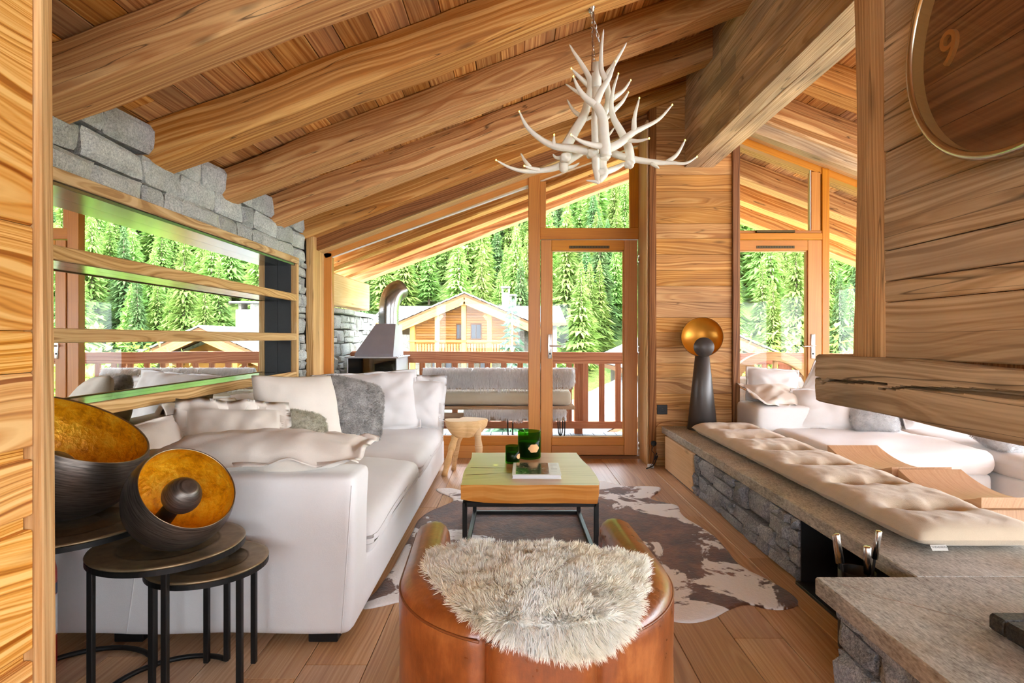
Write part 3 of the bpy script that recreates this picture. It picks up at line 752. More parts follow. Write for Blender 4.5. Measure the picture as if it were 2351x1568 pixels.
rbox('backrest', (sx0 + .12, (sy0 + sy1) / 2, .36), (.24, sy1 - sy0 - .02, .60), .06, M_sofa, sofa, 8, softf(9, .01))
for i, (ya, yb) in enumerate(((sy0 + .235, 3.60), (3.605, sy1 - .20))):
    def sf(v, i=i, L=yb - ya):
        k = noise.noise(Vector((v[0] * 3 + i * 9, v[1] * 3, v[2] * 3)))
        cr = -.012 * abs(noise.noise(Vector((v[0] * 5, v[1] * 14 + i * 4, 1.5))))
        edge = max(0, (abs(v[1]) / (L / 2)) - .82) * .12
        fr = max(0, v[0] - .25) * .18
        z = v[2] + (k * .018 + cr - edge - fr * .5 if v[2] > 0 else 0)
        return (v[0] + (k * .015 if v[0] > .3 else 0), v[1], z)
    rbox('seat_cushion', (sx0 + .24 + (sx1 - sx0 - .24) / 2 + .005, (ya + yb) / 2, .325), (sx1 - sx0 - .23, yb - ya, .19), .07, M_sofa, sofa, 14, sf)
for xx in (sx1 - .13, sx0 + .35):
    for yy in (sy0 + .08, sy1 - .15): wbox('leg', xx - .055, xx + .055, yy - .05, yy + .05, 0, .05, M_blk, sofa, 'z', .003)
# loose covers and cushions on it
gW = 'loose cushions on the long white sofa'
pillow('cushion', (-1.02, 2.165, .675), (-84, 0, 1), (.82, .36, .15), M_pillow, 'long cream bolster cushion with frilled edge lying on the sofa arm beside the bowl lamps', .05, 3, 1.3, 0, gW, n=34)
pillow('cushion', (-1.36, 2.76, .40), (-22, 5, 30), (.46, .46, .2), M_pillow, 'cream cushion with deep folded-over hem in front of the small taupe fur cushion', .06, 7, 1.8, .1, gW, n=32)
pillow('cushion', (-1.60, 2.55, .40), (-18, -4, 78), (.62, .38, .18), M_pillow, 'cream back cushion in the sofa corner behind the bowl lamps', .02, 11, 1.2, .05, gW)
pillow('cushion', (-1.585, 3.12, .40), (-14, 3, 82), (.60, .42, .2), M_pillow, 'cream back cushion under the shelf mirror behind the taupe fur cushion', .03, 15, 1.3, .04, gW)
fur_pillow('fur_cushion', (-1.20, 3.10, .405), (-24, 12, 34), (.36, .38, .13), M_furtaupe, 'small taupe fur cushion wedged between two cream linen cushions', 15000, .019, 21, .02)
pillow('cushion', (-1.26, 3.46, .40), (-16, 3, 48), (.56, .56, .22), M_pillow, 'plump upright white linen cushion left of the grey fur cushion', .0, 23, 1.0, .05, gW, n=32)
fur_pillow('fur_cushion', (-1.12, 3.88, .43), (-20, 15, 34), (.48, .48, .18), M_furgrey, 'square grey fur cushion leaning on the white linen cushions', 30000, .019, 25, .03)
pillow('cushion', (-1.15, 4.55, .40), (-16, -2, 18), (.84, .50, .22), M_sofa, 'large white linen cushion with a flap behind the grey fur cushion', .03, 27, 1.6, .06, gW, n=36)
pillow('cushion', (-.80, 4.74, .40), (-14, 4, 6), (.38, .42, .18), M_sofa, 'white linen cushion with ruffled edge at the window end of the sofa', .05, 33, 1.5, .03, gW, n=30)
pillow('cushion', (-1.62, 3.95, .40), (-14, 2, 84), (.70, .40, .2), M_sofa, 'white linen back cushion between the mirror and the grey fur cushion', .02, 35, 1.2, .04, gW)

# ---- nest of three round tables
M_tab = plain('aged_brass_dark', (146, 126, 96), .36, .6, 30, .25, .08)
M_tabrim = plain('burnished_rim', (150, 132, 106), .3, .95)
def round_table(cx, cy, zt, r, label, legs, arc):
    t = root('side_table', (cx, cy, 0), label, 'table', 'nest of round metal tables')
    lathe('table_top', [(0, zt - .004), (r * .32, zt - .004)] + [(r * (.34 + .012 * q), zt - .005 + (.004 if q % 2 else 0)) for q in range(26)] + [(r * .68, zt - .003), (r * .94, zt - .001), (r * .99, zt), (r, zt - .004), (r * .985, zt - .008), (0, zt - .008)], M_tab, t, Matrix.Translation((cx, cy, 0)), 72)
    rim = [(cx + (r - .006) * math.cos(a_), cy + (r - .006) * math.sin(a_), zt - .016) for a_ in np.linspace(0, 2 * math.pi, 64, endpoint=False)]
    V, Fc = [], []
    for px_, py_, pz_ in rim:
        u = Vector((px_ - cx, py_ - cy, 0)).normalized()
        for du, dz in ((-.006, -.008), (.005, -.008), (.005, .008), (-.006, .008)): V.append(Vector((px_, py_, pz_)) + u * du + Vector((0, 0, dz)))
    for i in range(64):
        for j in range(4): Fc.append((i*4 + j, i*4 + (j+1) % 4, ((i+1) % 64)*4 + (j+1) % 4, ((i+1) % 64)*4 + j)[::-1])
    world('rim_ring', V, Fc, M_blk, t)
    rl = r - .02
    for an in legs:
        x_, y_ = cx + rl * math.cos(R(an)), cy + rl * math.sin(R(an)); wbox('leg', x_ - .009, x_ + .009, y_ - .009, y_ + .009, .006, zt - .02, M_blk, t, 'z', .002)
    tube('base_ring', [(cx + rl * math.cos(R(an)), cy + rl * math.sin(R(an)), .009) for an in np.linspace(arc[0], arc[1], 40)], .009, M_blk, t, 8)
round_table(-1.45, 1.86, .55, .257, 'largest and tallest of the nested round metal tables, under the big bowl lamp', (28, 150, 268), (28, 268))
round_table(-1.108, 1.84, .49, .224, 'middle-sized round metal table carrying the small bowl lamp', (-62, 62, 218), (-62 + 360, 62))
round_table(-.995, 1.865, .425, .183, 'smallest and lowest of the nested round metal tables, tucked under another', (-30, 58, 196, 120), (-30 + 360, 196 - 360 + 360))

# ---- the two bowl lamps
g = G('gold_leaf'); tc = g.n('TexCoord').outputs['Object']
nn_ = g.n('TexVoronoi', {'Vector': tc, 'Scale': 38.0}, feature='DISTANCE_TO_EDGE').outputs[0]; n2 = g.noise(tc, 22, 5, .72, .3)
g.bsdf(g.ramp(n2, [(.3, (196, 118, 8)), (.5, (248, 170, 16)), (.72, (255, 206, 60))]), g.math('MULTIPLY_ADD', n2, .3, .22), .35, g.math('MULTIPLY_ADD', n2, .7, g.math('MULTIPLY', nn_, .4)), .5, .02); M_gold = g.m
g = G('brushed_bronze'); tc = g.n('TexCoord').outputs['Object']
n1 = g.noise(g.vmath('MULTIPLY', tc, (14, 14, 260)), 1.0, 3, .6); g.bsdf(g.ramp(n1, [(.3, (62, 55, 50)), (.7, (122, 111, 102))]), .36, .7, n1, .12, .003); M_brz = g.m
def bowl_lamp(base, axis, Rr, depth, label, low_egg=.12):
    t = root('bowl_lamp', base, label, 'lamp')
    ax = Vector(axis).normalized(); Mx = frame_m((0, 0, 0), ax.cross((0, 1, 0)).cross(ax) if abs(ax.y) < .9 else (1, 0, 0), ax)
    # egg-like shell: outer and inner lathe profiles, local +Z is the opening
    def prof(k, dz):
        out = []
        for i in range(25):
            a_ = -math.pi / 2 + (math.pi / 2 + .42) * i / 24
            out.append((max(0.0, Rr * k * math.cos(a_)), depth * k * math.sin(a_) + dz))
        return out
    po, pi_ = prof(1.0, 0), prof(.975, 0)
    # drop so that the lowest point rests on the table
    Rm = Mx.to_3x3()
    low = min((Rm @ Vector((r_ * math.cos(an), r_ * math.sin(an), z_))).z for r_, z_ in po for an in np.linspace(0, 2*math.pi, 24))
    M0 = Matrix.Translation(Vector(base) + Vector((0, 0, -low))) @ Mx
    sh = lathe('shell', po, M_brz, t, M0, 56); sh['label'] = 'dark brushed bronze outside'
    V, Fc = lathe_geo(pi_, 56); k = put('gold_lining', V, [f[::-1] for f in Fc], M_gold, t, M0, True); k['label'] = 'crinkled gold leaf inside'
    top = po[-1]; V, Fc = lathe_geo([pi_[-1], (top[0] - .001, top[1] + .002), top], 56); put('rim', V, Fc, M_tabrim, t, M0, True)
    er = Rr * .36; egg = [(er * math.sin(a_) * (1 + .12 * math.cos(a_)), -er * .95 * math.cos(a_)) for a_ in np.linspace(0, math.pi * .86, 16)] + [(0, er * .86)]
    lathe('reflector', egg, M_brz, t, M0 @ Matrix.Translation((0, 0, depth * low_egg)), 36)
    lathe('lamp_holder', [(0, -depth * .93), (er * .5, -depth * .93), (er * .45, -depth * .45), (er * .3, -depth * .2), (0, -depth * .2)], M_blk, t, M0, 20)
    lathe('bulb', [(0, -depth*.3), (er * .42, -depth*.25), (er * .42, -depth * .15), (0, -depth * .12)], M_white, t, M0, 16)
    return t
bowl_lamp((-1.045, 1.79, .49), (.66, -.36, .66), .158, .155, 'small dark bronze bowl lamp with gold leaf inside on the middle table')
bowl_lamp((-1.50, 1.90, .55), (.47, .0, .88), .25, .215, 'big dark bronze bowl lamp with gold leaf inside half hidden by the post', -.45)

# ---- red fire extinguisher behind the post
M_red = plain('extinguisher_red', (176, 20, 24), .3); M_lab = plain('label_white', (226, 224, 224), .5); M_blue = plain('label_blue', (50, 62, 96), .5)
e0 = onZ(113, 1536); e0.x = -1.638; e0.y = 1.96
ext = root('fire_extinguisher', e0, 'red fire extinguisher standing between post and sofa', 'extinguisher')
lathe('cylinder', [(0, 0), (.05, 0), (.056, .01), (.056, .34), (.05, .375), (.028, .40), (.018, .41), (.018, .43), (0, .43)], M_red, ext, Matrix.Translation(e0), 32)
for nm, z0, z1, m_ in (('label_band', .12, .26, M_lab), ('label_band', .262, .30, M_blue)):
    lathe(nm, [(.0566, z0), (.0566, z1)], m_, ext, Matrix.Translation(e0), 32)
wbox('valve', e0.x - .04, e0.x + .03, e0.y - .012, e0.y + .012, .425, .46, M_blk, ext, 'x', .004)

# ---- coffee table: thick live-edge slab on a steel frame
ZT = .40; tx0, tx1, ty0, ty1 = -.262, .452, 2.90, 3.72
ct = root('coffee_table', ((tx0 + tx1) / 2, (ty0 + ty1) / 2, 0), 'square coffee table with a thick cracked timber slab on a black steel frame', 'table')
pts = []
for i in range(13): pts.append((tx0 + (tx1 - tx0) * i / 12 * .985, ty0 + .004 * math.sin(i)))
for i in range(1, 12): t_ = i / 12; pts.append((tx1 + .012 * math.sin(t_ * 5) - .018 * t_, ty0 + (ty1 - ty0) * t_))
for i in range(13): t_ = i / 12; pts.append((tx1 - .03 - (tx1 - tx0 - .03) * t_, ty1 + .005 * math.sin(i * 1.7)))
for i in range(1, 12): t_ = i / 12; pts.append((tx0 + .008 * math.sin(t_ * 7), ty1 - (ty1 - ty0) * t_))
n = len(pts); V = [(x_, y_, ZT) for x_, y_ in pts]
V += [(x_ + .004 * nz((x_*9, y_*9, 0), 3), y_ + .003 * nz((x_*9, y_*9, 2), 3), ZT - .05) for x_, y_ in pts]
V += [(x_ * .995 + (.03 if (x_ > tx1 - .08) else 0) * -abs(nz((x_, y_, 1), 14)), y_, ZT - .092 + .02 * max(0, (tx0 + .10 - x_)) / .1 + .006 * nz((x_, y_, 4), 12)) for x_, y_ in pts]
Fc = [tuple(range(n)), tuple(range(2*n, 3*n))[::-1]]
for k in (0, 1):
    for i in range(n): Fc.append((k*n + i, (k+1)*n + i, (k+1)*n + (i+1) % n, k*n + (i+1) % n))
sl = world('slab', V, Fc, [M_slab, M_slabtop], ct); sl.data.polygons[0].material_index = 1
for f_ in ([(-.24, 3.30), (-.15, 3.285), (-.08, 3.283), (-.01, 3.280)], [(-.255, 3.115), (-.15, 3.135), (-.06, 3.158), (.03, 3.185)], [(.25, 3.30), (.34, 3.31), (.45, 3.32)]):
    wd = .007; V = [(x_, y_ - wd * (1 - i / 3.2), ZT + .0008) for i, (x_, y_) in enumerate(f_)] + [(x_, y_ + wd * .6 * (1 - i / 3.2), ZT + .0008) for i, (x_, y_) in enumerate(f_)][::-1]
    if f_[0][0] > 0: V = [(x_, y_ * .3 + .7 * (f_[1][1]) , z_) for x_, y_, z_ in V]
    world('crack', V, [tuple(range(len(V)))], M_dark, sl)
M_inlay = plain('brass_inlay', (236, 206, 120), .3, .7)
bx, by = onZ(1138, 1068, ZT)[:2]
world('butterfly_inlay', [(bx - .02, by - .024, ZT + .001), (bx - .006, by, ZT + .001), (bx - .02, by + .024, ZT + .001), (bx + .02, by + .024, ZT + .001), (bx + .006, by, ZT + .001), (bx + .02, by - .024, ZT + .001)], [(0, 1, 4, 5)[::-1], (1, 2, 3, 4)[::-1]], M_inlay, sl)
zf = ZT - .092
for (a, b) in (((tx0 + .02, ty0 + .02), (tx1 - .02, ty0 + .02)), ((tx0 + .02, ty1 - .03), (tx1 - .02, ty1 - .03))):
    wbox('top_rail', a[0], b[0], a[1] - .012, a[1] + .012, zf - .022, zf + .003, M_blk, ct, 'x', .002)
    wbox('bottom_rail', a[0], b[0], a[1] - .012, a[1] + .012, .006, .03, M_blk, ct, 'x', .002) if a[1] > 3.5 else None
    for xx in (a[0], b[0]): wbox('leg', xx - .012, xx + .012, a[1] - .012, a[1] + .012, .004, zf, M_blk, ct, 'z', .002)
for xx in (tx0 + .02, tx1 - .02):
    wbox('bottom_rail', xx - .012, xx + .012, ty0 + .02, ty1 - .03, .006, .03, M_blk, ct, 'y', .002); wbox('top_rail', xx - .012, xx + .012, ty0 + .02, ty1 - .03, zf - .022, zf + .002, M_blk, ct, 'y', .002)

# ---- candles, book
g = G('green_glass'); tr = g.n('BsdfTransparent', {'Color': lin((176, 224, 132))}); gl = g.n('BsdfPrincipled', {'Base Color': lin((22, 46, 14)), 'Roughness': .04})
mx = g.n('MixShader', {0: .16, 1: tr.outputs[0], 2: gl.outputs[0]}); g.t.links.new(mx.outputs[0], g.out.inputs[0]); M_green = g.m
M_wax = plain('dark_wax', (26, 30, 24), .35); M_cop = plain('copper_label', (228, 168, 108), .6)
def candle(px0, px1, pyb, pyt, label, lab_an):
    b = onZ((px0 + px1) / 2, pyb, ZT); s_ = F / (b.y); r_ = (px1 - px0) / 2 / s_; h_ = (pyb - pyt) / s_; b.y += r_
    c_ = root('candle', b, label, 'candle', None)
    gm = [(0, .001), (r_ * .96, .001), (r_, .006), (r_, h_), (r_ - .003, h_ + .001), (r_ - .004, h_), (r_ - .004, .012), (0, .012)]
    lathe('glass_jar', gm, M_green, c_, Matrix.Translation(b), 40)
    lathe('wax', [(0, .012), (r_ - .005, .012), (r_ - .005, h_ * .60), (0, h_ * .585)], M_wax, c_, Matrix.Translation(b), 32)
    V, Fc = [], []; hc = h_ * .42; nn2, nr = 40, 5
    for q in range(nr + 1):
        for i in range(nn2):
            a_ = 2 * math.pi * i / nn2; rr = r_ * .42 * (1 + .07 * math.cos(6 * a_)) * (1 - q / nr * .98); u, w_ = rr * math.cos(a_) * 1.15, rr * math.sin(a_) * .85
            an = R(lab_an) + u / r_; V.append((b.x + (r_ + .0016) * math.sin(an), b.y - (r_ + .0016) * math.cos(an), b.z + hc + w_))
    Fc = [(q*nn2 + i, q*nn2 + (i + 1) % nn2, (q+1)*nn2 + (i + 1) % nn2, (q+1)*nn2 + i) for q in range(nr) for i in range(nn2)]
    world('label_sticker', V, Fc, M_cop, c_, True)
    return c_
candle(1189, 1243, 1056, 994, 'large green glass candle jar with copper label on the coffee table', 22)
candle(1160, 1193, 1066, 1026, 'small green glass candle jar in front of the larger one', 62)
M_book = plain('book_white', (232, 230, 226), .4, 0, 0, 0)
g = G('book_photo'); tc = g.n('TexCoord').outputs['Object']; n1 = g.noise(tc, 26, 5, .7, 1.0)
g.bsdf(g.ramp(n1, [(.32, (24, 30, 30)), (.48, (58, 66, 52)), (.58, (120, 112, 96)), (.7, (208, 186, 150))]), .12); M_bkph = g.m
b0 = onZ(1234, 1101, ZT); bkx0, bkx1, bky0, bky1 = onZ(1176, 1101, ZT).x, onZ(1290, 1101, ZT).x, b0.y + .01, onZ(1234, 1071, ZT).y
bk = root('book', (b0.x, (bky0 + bky1) / 2, ZT), 'white hardback picture book lying on the coffee table', 'book')
rb_ = Matrix.Rotation(R(-1.5), 4, 'Z')
def bkbox(nm, u0, u1, v0, v1, z0, z1, m_, par=None):
    V, Fc = cbox(u1 - u0, v1 - v0, z1 - z0, .0012); return put(nm, V, Fc, m_, par or bk, Matrix.Translation((b0.x, (bky0 + bky1) / 2, ZT)) @ rb_ @ Matrix.Translation(((u0 + u1) / 2, (v0 + v1) / 2, (z0 + z1) / 2)))
bw, bd = (bkx1 - bkx0) / 2, (bky1 - bky0) / 2
bkbox('back_cover', -bw, bw, -bd, bd, .0, .003, M_book); bkbox('pages', -bw + .004, bw - .004, -bd + .004, bd - .004, .003, .019, M_lab); cv = bkbox('front_cover', -bw, bw, -bd, bd, .019, .0225, M_book)
bkbox('cover_photo', -bw + .02, bw - .062, -bd + .014, bd - .004, .0226, .0230, M_bkph, cv)
rs = random.Random(2)
for q in range(7):
    v_ = bd - .03 - q * .03; u_ = bw - .05; bkbox('printed_line', u_ , u_ + rs.uniform(.012, .04), v_, v_ + .003, .0226, .0229, M_furgrey, cv)

# ---- stool cut from a root
sp = onZ(1078, 1066); sp = Vector((-.40, 4.86, 0)); ztop = .455
stl = root('root_stool', sp, 'pale root-wood stool with three crooked legs by the window', 'stool')
V, Fc = [], []; nA = 28
for k, (zz, sc_) in enumerate(((ztop, .98), (ztop - .012, 1.0), (ztop - .06, .93), (ztop - .11, .72), (ztop - .145, .5))):
    for i in range(nA):
        a_ = 2 * math.pi * i / nA; rr = (.155 + .022 * math.sin(2 * a_ + .6) + .012 * math.sin(5 * a_) - .035 * math.exp(-((a_ - 2.2) / .22)**2)) * sc_ * (1 + .10 * noise.noise(Vector((math.cos(a_) * 3, math.sin(a_) * 3, zz * 14))) * (k > 0))
        V.append((sp.x + rr * math.cos(a_) * 1.05, sp.y + rr * math.sin(a_), zz + .006 * noise.noise(Vector((a_ * 3, k, 3))) * (k > 1)))
for k in range(4):
    for i in range(nA): Fc.append((k*nA + i, (k+1)*nA + i, (k+1)*nA + (i+1) % nA, k*nA + (i+1) % nA))
Fc.append(tuple(range(nA))); Fc.append(tuple(range(4*nA, 5*nA))[::-1])
so = world('seat', V, Fc, M_rootw, stl, True); so.data.set_sharp_from_angle(angle=R(45))
for P_, r_ in (([(-.07, -.03, .36), (-.10, -.05, .25), (-.13, -.09, .14), (-.165, -.11, .0)], (.034, .030, .025, .026)), ([(.10, -.02, .42), (.115, -.03, .25), (.125, -.04, .12), (.13, -.05, 0)], (.034, .032, .028, .027)), ([(-.03, .08, .36), (-.08, .10, .2), (-.11, .11, 0)], (.03, .024, .022))):
    Pw = smooth_path([Vector(p) + sp for p in P_], 5); rr = list(np.interp(np.linspace(0, 1, len(Pw)), np.linspace(0, 1, len(r_)), r_)); rr = [q * (1 + .12 * math.sin(i * 1.3)) for i, q in enumerate(rr)]
    tube('leg', Pw, rr, M_rootw, stl, 10)

# ---- cowhide
hide_px = [(1003, 1122), (1030, 1121), (1062, 1127), (1110, 1128), (1180, 1120), (1260, 1108), (1330, 1103), (1378, 1105), (1398, 1108), (1412, 1112), (1440, 1117), (1470, 1117), (1500, 1118), (1517, 1121), (1512, 1131), (1495, 1142), (1502, 1149), (1530, 1155), (1556, 1162), (1562, 1176), (1575, 1190), (1605, 1208), (1640, 1232), (1668, 1262), (1690, 1290), (1722, 1312), (1770, 1336), (1808, 1358), (1829, 1376), (1831, 1388), (1818, 1397), (1790, 1401), (1755, 1398), (1725, 1390), (1700, 1391), (1668, 1404), (1640, 1419), (1600, 1430), (1560, 1430), (1520, 1424), (1440, 1432), (1340, 1440), (1240, 1430), (1140, 1418), (1040, 1404), (985, 1392), (930, 1382), (880, 1392), (842, 1399), (826, 1396), (832, 1384), (860, 1362), (880, 1335), (905, 1300), (925, 1262), (945, 1226), (960, 1196), (985, 1176), (1022, 1160), (1041, 1150), (1030, 1140), (1010, 1132), (1001, 1126)]
hp = [onZ(*p) for p in hide_px]; n = len(hp)
hp = smooth_path(hp + [hp[0]], 4)[:-1]; n = len(hp)
cxh, cyh = sum(p.x for p in hp) / n, sum(p.y for p in hp) / n
g = G('cowhide'); tc = g.n('TexCoord').outputs['Object']
nA_ = g.noise(tc, 2.6, 5, .62, .8); nB = g.noise(tc, 60, 3, .6); gr = g.n('TexGradient', {'Vector': g.vmath('MULTIPLY', tc, (1.05, .9, 1))}, gradient_type='SPHERICAL').outputs[1]
patch = g.math('ADD', g.math('MULTIPLY', gr, .34), nA_)
fz = g.math('MULTIPLY_ADD', nB, .03, patch)
br = g.ramp(g.noise(tc, 5, 5, .7), [(.3, (58, 34, 22)), (.5, (104, 62, 36)), (.72, (150, 96, 58))])
hc = g.mix(g.ramp(fz, [(.55, (0, 0, 0)), (.575, (255, 255, 255))]), lin((246, 240, 236)), br)
g.bsdf(hc, .8, 0, nB, .5, .01, .2, Sheen_Weight=.3); M_hide = g.m
V, Fc = [], []
rings = (1.0, .985, .93, .8, .6, .35)
for k, rr in enumerate(rings):
    for p in hp:
        x_, y_ = cxh + (p.x - cxh) * rr, cyh + (p.y - cyh) * rr
        zz = .003 + (.004 if 0 < k else 0) + (.006 * max(0, noise.noise(Vector((x_ * 3.2, y_ * 3.2, 0)))) if k in (1, 2) else .001)
        V.append((x_, y_, zz if k else .002))
for k in range(len(rings) - 1):
    for i in range(n): Fc.append((k*n + i, k*n + (i+1) % n, (k+1)*n + (i+1) % n, (k+1)*n + i))
Fc.append(tuple((len(rings)-1)*n + i for i in range(n)))
k0 = len(V)
for p in hp: V.append((p.x, p.y, .0006))
for i in range(n): Fc.append((i, k0 + i, k0 + (i+1) % n, (i+1) % n))
V = [Vector(v) for v in V]
nm = Vector((0, 0, 0))
for f_ in Fc[:4]: nm += (V[f_[1]] - V[f_[0]]).cross(V[f_[2]] - V[f_[0]])
if nm.z < 0: Fc = [f_[::-1] for f_ in Fc]
tag(world('cowhide_rug', V, Fc, M_hide, None, True), 'brown and white cowhide rug under the coffee table', 'rug')
# ================================================================== RIGHT SIDE: stone bench, hearth, fireplace
def text_geo(body, size, extrude=0.0):
    cu = bpy.data.curves.new('text', 'FONT'); cu.body = body; cu.size = size; cu.extrude = extrude; cu.align_x = 'CENTER'; cu.align_y = 'CENTER'
    o = bpy.data.objects.new('text', cu); COL.objects.link(o)
    me = bpy.data.meshes.new_from_object(o.evaluated_get(bpy.context.evaluated_depsgraph_get()))
    V = [v.co.copy() for v in me.vertices]; Fc = [tuple(p.vertices) for p in me.polygons]
    bpy.data.objects.remove(o); return V, Fc
ZS, XS, XB = .355, 1.35, 1.98
YH, XH = 1.895, 1.008
bench = root('stone_bench', (1.66, 3.5, 0), 'long granite-topped stone bench running from the clad pier to the fireplace', 'bench')
wbox('slab', XS, XB, 3.632, YF - .006, ZS - .06, ZS, M_granite2, bench, 'y', .004)
wbox('slab', XS, XB, YH + .001, 3.628, ZS - .06, ZS, M_granite, bench, 'y', .004)
wbox('core', XS + .12, XB - .03, 2.66, YF - .02, 0, ZS - .06, M_joint, bench, 'y')
p_ = wbox('timber_panel', XS - .015, XS + .01, 4.21, 4.965, .012, ZS - .062, M_rootw, bench, 'y', .003); p_['label'] = 'pale knotty timber panel'
wbox('plinth_strip', XS - .006, XS + .02, 4.20, 4.97, 0, .014, M_blk, bench, 'y', .001)
lay(rubble(2.665, 4.205, .0, ZS - .062, .05, .13, .12, .36, 8), bench, M_bstone, face_mx(XS - .012), .1, .008, 8, .014)
ni = wbox('log_niche', XS + .0, XS + .5, 2.655, 2.662, .0, ZS - .06, M_blkm, bench, 'y', .001)
wbox('niche_back', XS + .28, XS + .30, YH, 2.66, 0, ZS - .06, M_blkm, bench, 'y', .001); wbox('niche_floor', XS - .02, XS + .3, YH, 2.66, 0, .012, M_blkm, bench, 'y', .001)
wbox('niche_edge', XS - .025, XS - .018, YH, 2.66, 0, .014, M_blk, bench, 'y', .001)

hearth = root('hearth', (1.7, 1.1, 0), 'raised granite hearth of the fireplace on a rough stone base', 'hearth')
wbox('slab', XH, 2.55, .35, YH, ZS - .06, ZS, M_granite, hearth, 'y', .005)
wbox('core', XH + .14, 2.5, .38, YH - .03, 0, ZS - .06, M_joint, hearth, 'y')
lay(rubble(.38, YH - .035, 0, ZS - .062, .09, .19, .16, .42, 12), hearth, M_bstone, face_mx(XH + .045), .12, .008, 12, .016)
lay([(-2.5, -2.1, 0, .15), (-2.1, -1.7, 0, .15), (-1.7, -1.3, 0, .15), (-1.3, -1.06, 0, .15), (-2.5, -2.2, .15, .293), (-2.2, -1.8, .15, .293), (-1.8, -1.45, .15, .293), (-1.45, -1.06, .15, .293)], hearth, M_bstone, Matrix.Diagonal((-1, 1, 1, 1)) @ Matrix(((-1, 0, 0, 0), (0, 1, 0, YH - .03), (0, 0, 1, 0), (0, 0, 0, 1))) @ Matrix.Identity(4) if False else Matrix(((-1, 0, 0, 0), (0, 1, 0, YH - .05), (0, 0, 1, 0), (0, 0, 0, 1))) @ Matrix.Diagonal((1, 1, 1, 1)), .1, .008, 13, .012) if False else None
# fine natural fissure in the hearth slab
fz = [onZ(*p, ZS + .0006) for p in ((1900, 1331), (1960, 1350), (2030, 1373), (2080, 1385), (2150, 1403), (2200, 1416), (2265, 1437))]
V = [p + Vector((0, .0016, 0)) for p in fz] + [p - Vector((0, .0016, 0)) for p in fz][::-1]
world('fissure', V, [tuple(range(len(V)))], M_dark, hearth)
# iron fire grate frame on the hearth
t0 = onZ(2266, 1404, ZS + .045); gx, gy = t0.x, t0.y
fg = root('fire_tray', (gx + .4, gy - .4, ZS), 'charcoal iron tray frame standing on the granite hearth', 'tray')
M_iron = stone('cast_iron', (34, 32, 30), (52, 49, 46), (84, 78, 70), 1.0, .6, .3, .05)
wbox('side', gx, gx + .85, gy - .055, gy, ZS, ZS + .045, M_iron, fg, 'x', .008); wbox('side', gx, gx + .06, gy - .9, gy - .05, ZS, ZS + .045, M_iron, fg, 'y', .008)
wbox('side', gx + .79, gx + .85, gy - .9, gy - .05, ZS, ZS + .045, M_iron, fg, 'y', .008); wbox('side', gx, gx + .85, gy - .95, gy - .9, ZS, ZS + .045, M_iron, fg, 'x', .008)
wbox('bottom', gx + .03, gx + .82, gy - .93, gy - .03, ZS, ZS + .008, M_blkm, fg, 'x', .002)

# fireplace: mantel beam, corner post and clad hood rising to the roof
fp = root('fireplace', (1.8, 1.0, .94), 'weathered timber fireplace hood with a cracked mantel beam', 'fireplace')
zmb, zmt, XMn = .941, 1.093, 1.0
wbox('hood_core', 1.075, 2.5, .3, 1.745, zmb + .03, 3.35, M_dark, fp, 'z')
seams = [1.093, 1.31]; 
for py in (695, 578, 461, 353, 236, 100, -60, -230, -420): seams.append(H + (CY - py) / (850 / 1.06))
seams = sorted(set(round(s_, 3) for s_ in seams if s_ > 1.2)); seams = [1.093] + seams
for a, b in zip(seams, seams[1:]): wbox('cladding_plank', 1.06 + rnd.uniform(-.003, .003), 1.08, .3, 1.62, a + .001, b - .0015, M_hood, fp, 'y', .003)
for a, b in zip(seams, seams[1:]): wbox('cladding_plank', 1.12, 2.5, 1.745, 1.765, a + .001, b - .0015, M_hood, fp, 'x', .003)
rough_beam('corner_post', (1.085, 1.686, zmt - .005), (1.085, 1.686, 3.4), .142, .07, M_post, fp, (1, 0, 0), 77, .004, .1)
# the mantel: a relief face carrying two drying cracks
ck1 = [onX(1680 + x_ / 3.484, 800 + y_ / 3.484, XMn) for x_, y_ in ((640, 228), (700, 240), (725, 275), (765, 252), (900, 266), (1090, 268), (1250, 286))]
ck2 = [onX(1680 + x_ / 3.484, 800 + y_ / 3.484, XMn) for x_, y_ in ((1180, 322), (1300, 322), (1380, 308), (1500, 318), (1700, 330), (1900, 340), (2100, 358), (2338, 378))]
def ckz(ck, y):
    P_ = sorted([(p.y, p.z) for p in ck]); return np.interp(y, [a for a, _ in P_], [b for _, b in P_])
y_a1, y_b1 = min(p.y for p in ck1), max(p.y for p in ck1); y_a2, y_b2 = min(p.y for p in ck2), max(p.y for p in ck2)
ny, nzz = 190, 46; V, Fc = [], []
for i in range(ny + 1):
    y = .35 + (YH - .35) * i / ny
    for j in range(nzz + 1):
        t_ = j / nzz; z = zmb + (zmt - zmb) * t_
        z += (.006 * noise.noise(Vector((y * 3, t_ * 2, 5))) + .004 * math.sin(y * 4)) * (1 if j in (0, nzz) else .6)
        xx = XMn + .004 * noise.noise(Vector((y * 4, z * 18, 9))) + .0015 * noise.noise(Vector((y * 6, z * 160, 3)))
        if j in (0, nzz): xx += .010
        elif j in (1, nzz - 1): xx += .003
        xx += .012 * max(0, (y - (YH - .02)) / .02)
        if y_a1 <= y <= y_b1:
            hw = .0035 * math.sin(math.pi * (y - y_a1) / (y_b1 - y_a1))**.5 + .001; d_ = abs(z - ckz(ck1, y)); xx += .03 * max(0, 1 - (d_ / hw)**4) if d_ < hw else 0
        if y <= y_b2:
            hw = .0012 + .0065 * min(1, (y_b2 - y) / .4); d_ = abs(z - ckz(ck2, y)); xx += .04 * max(0, 1 - (d_ / hw)**4) if d_ < hw else 0
        V.append((xx, y, z))
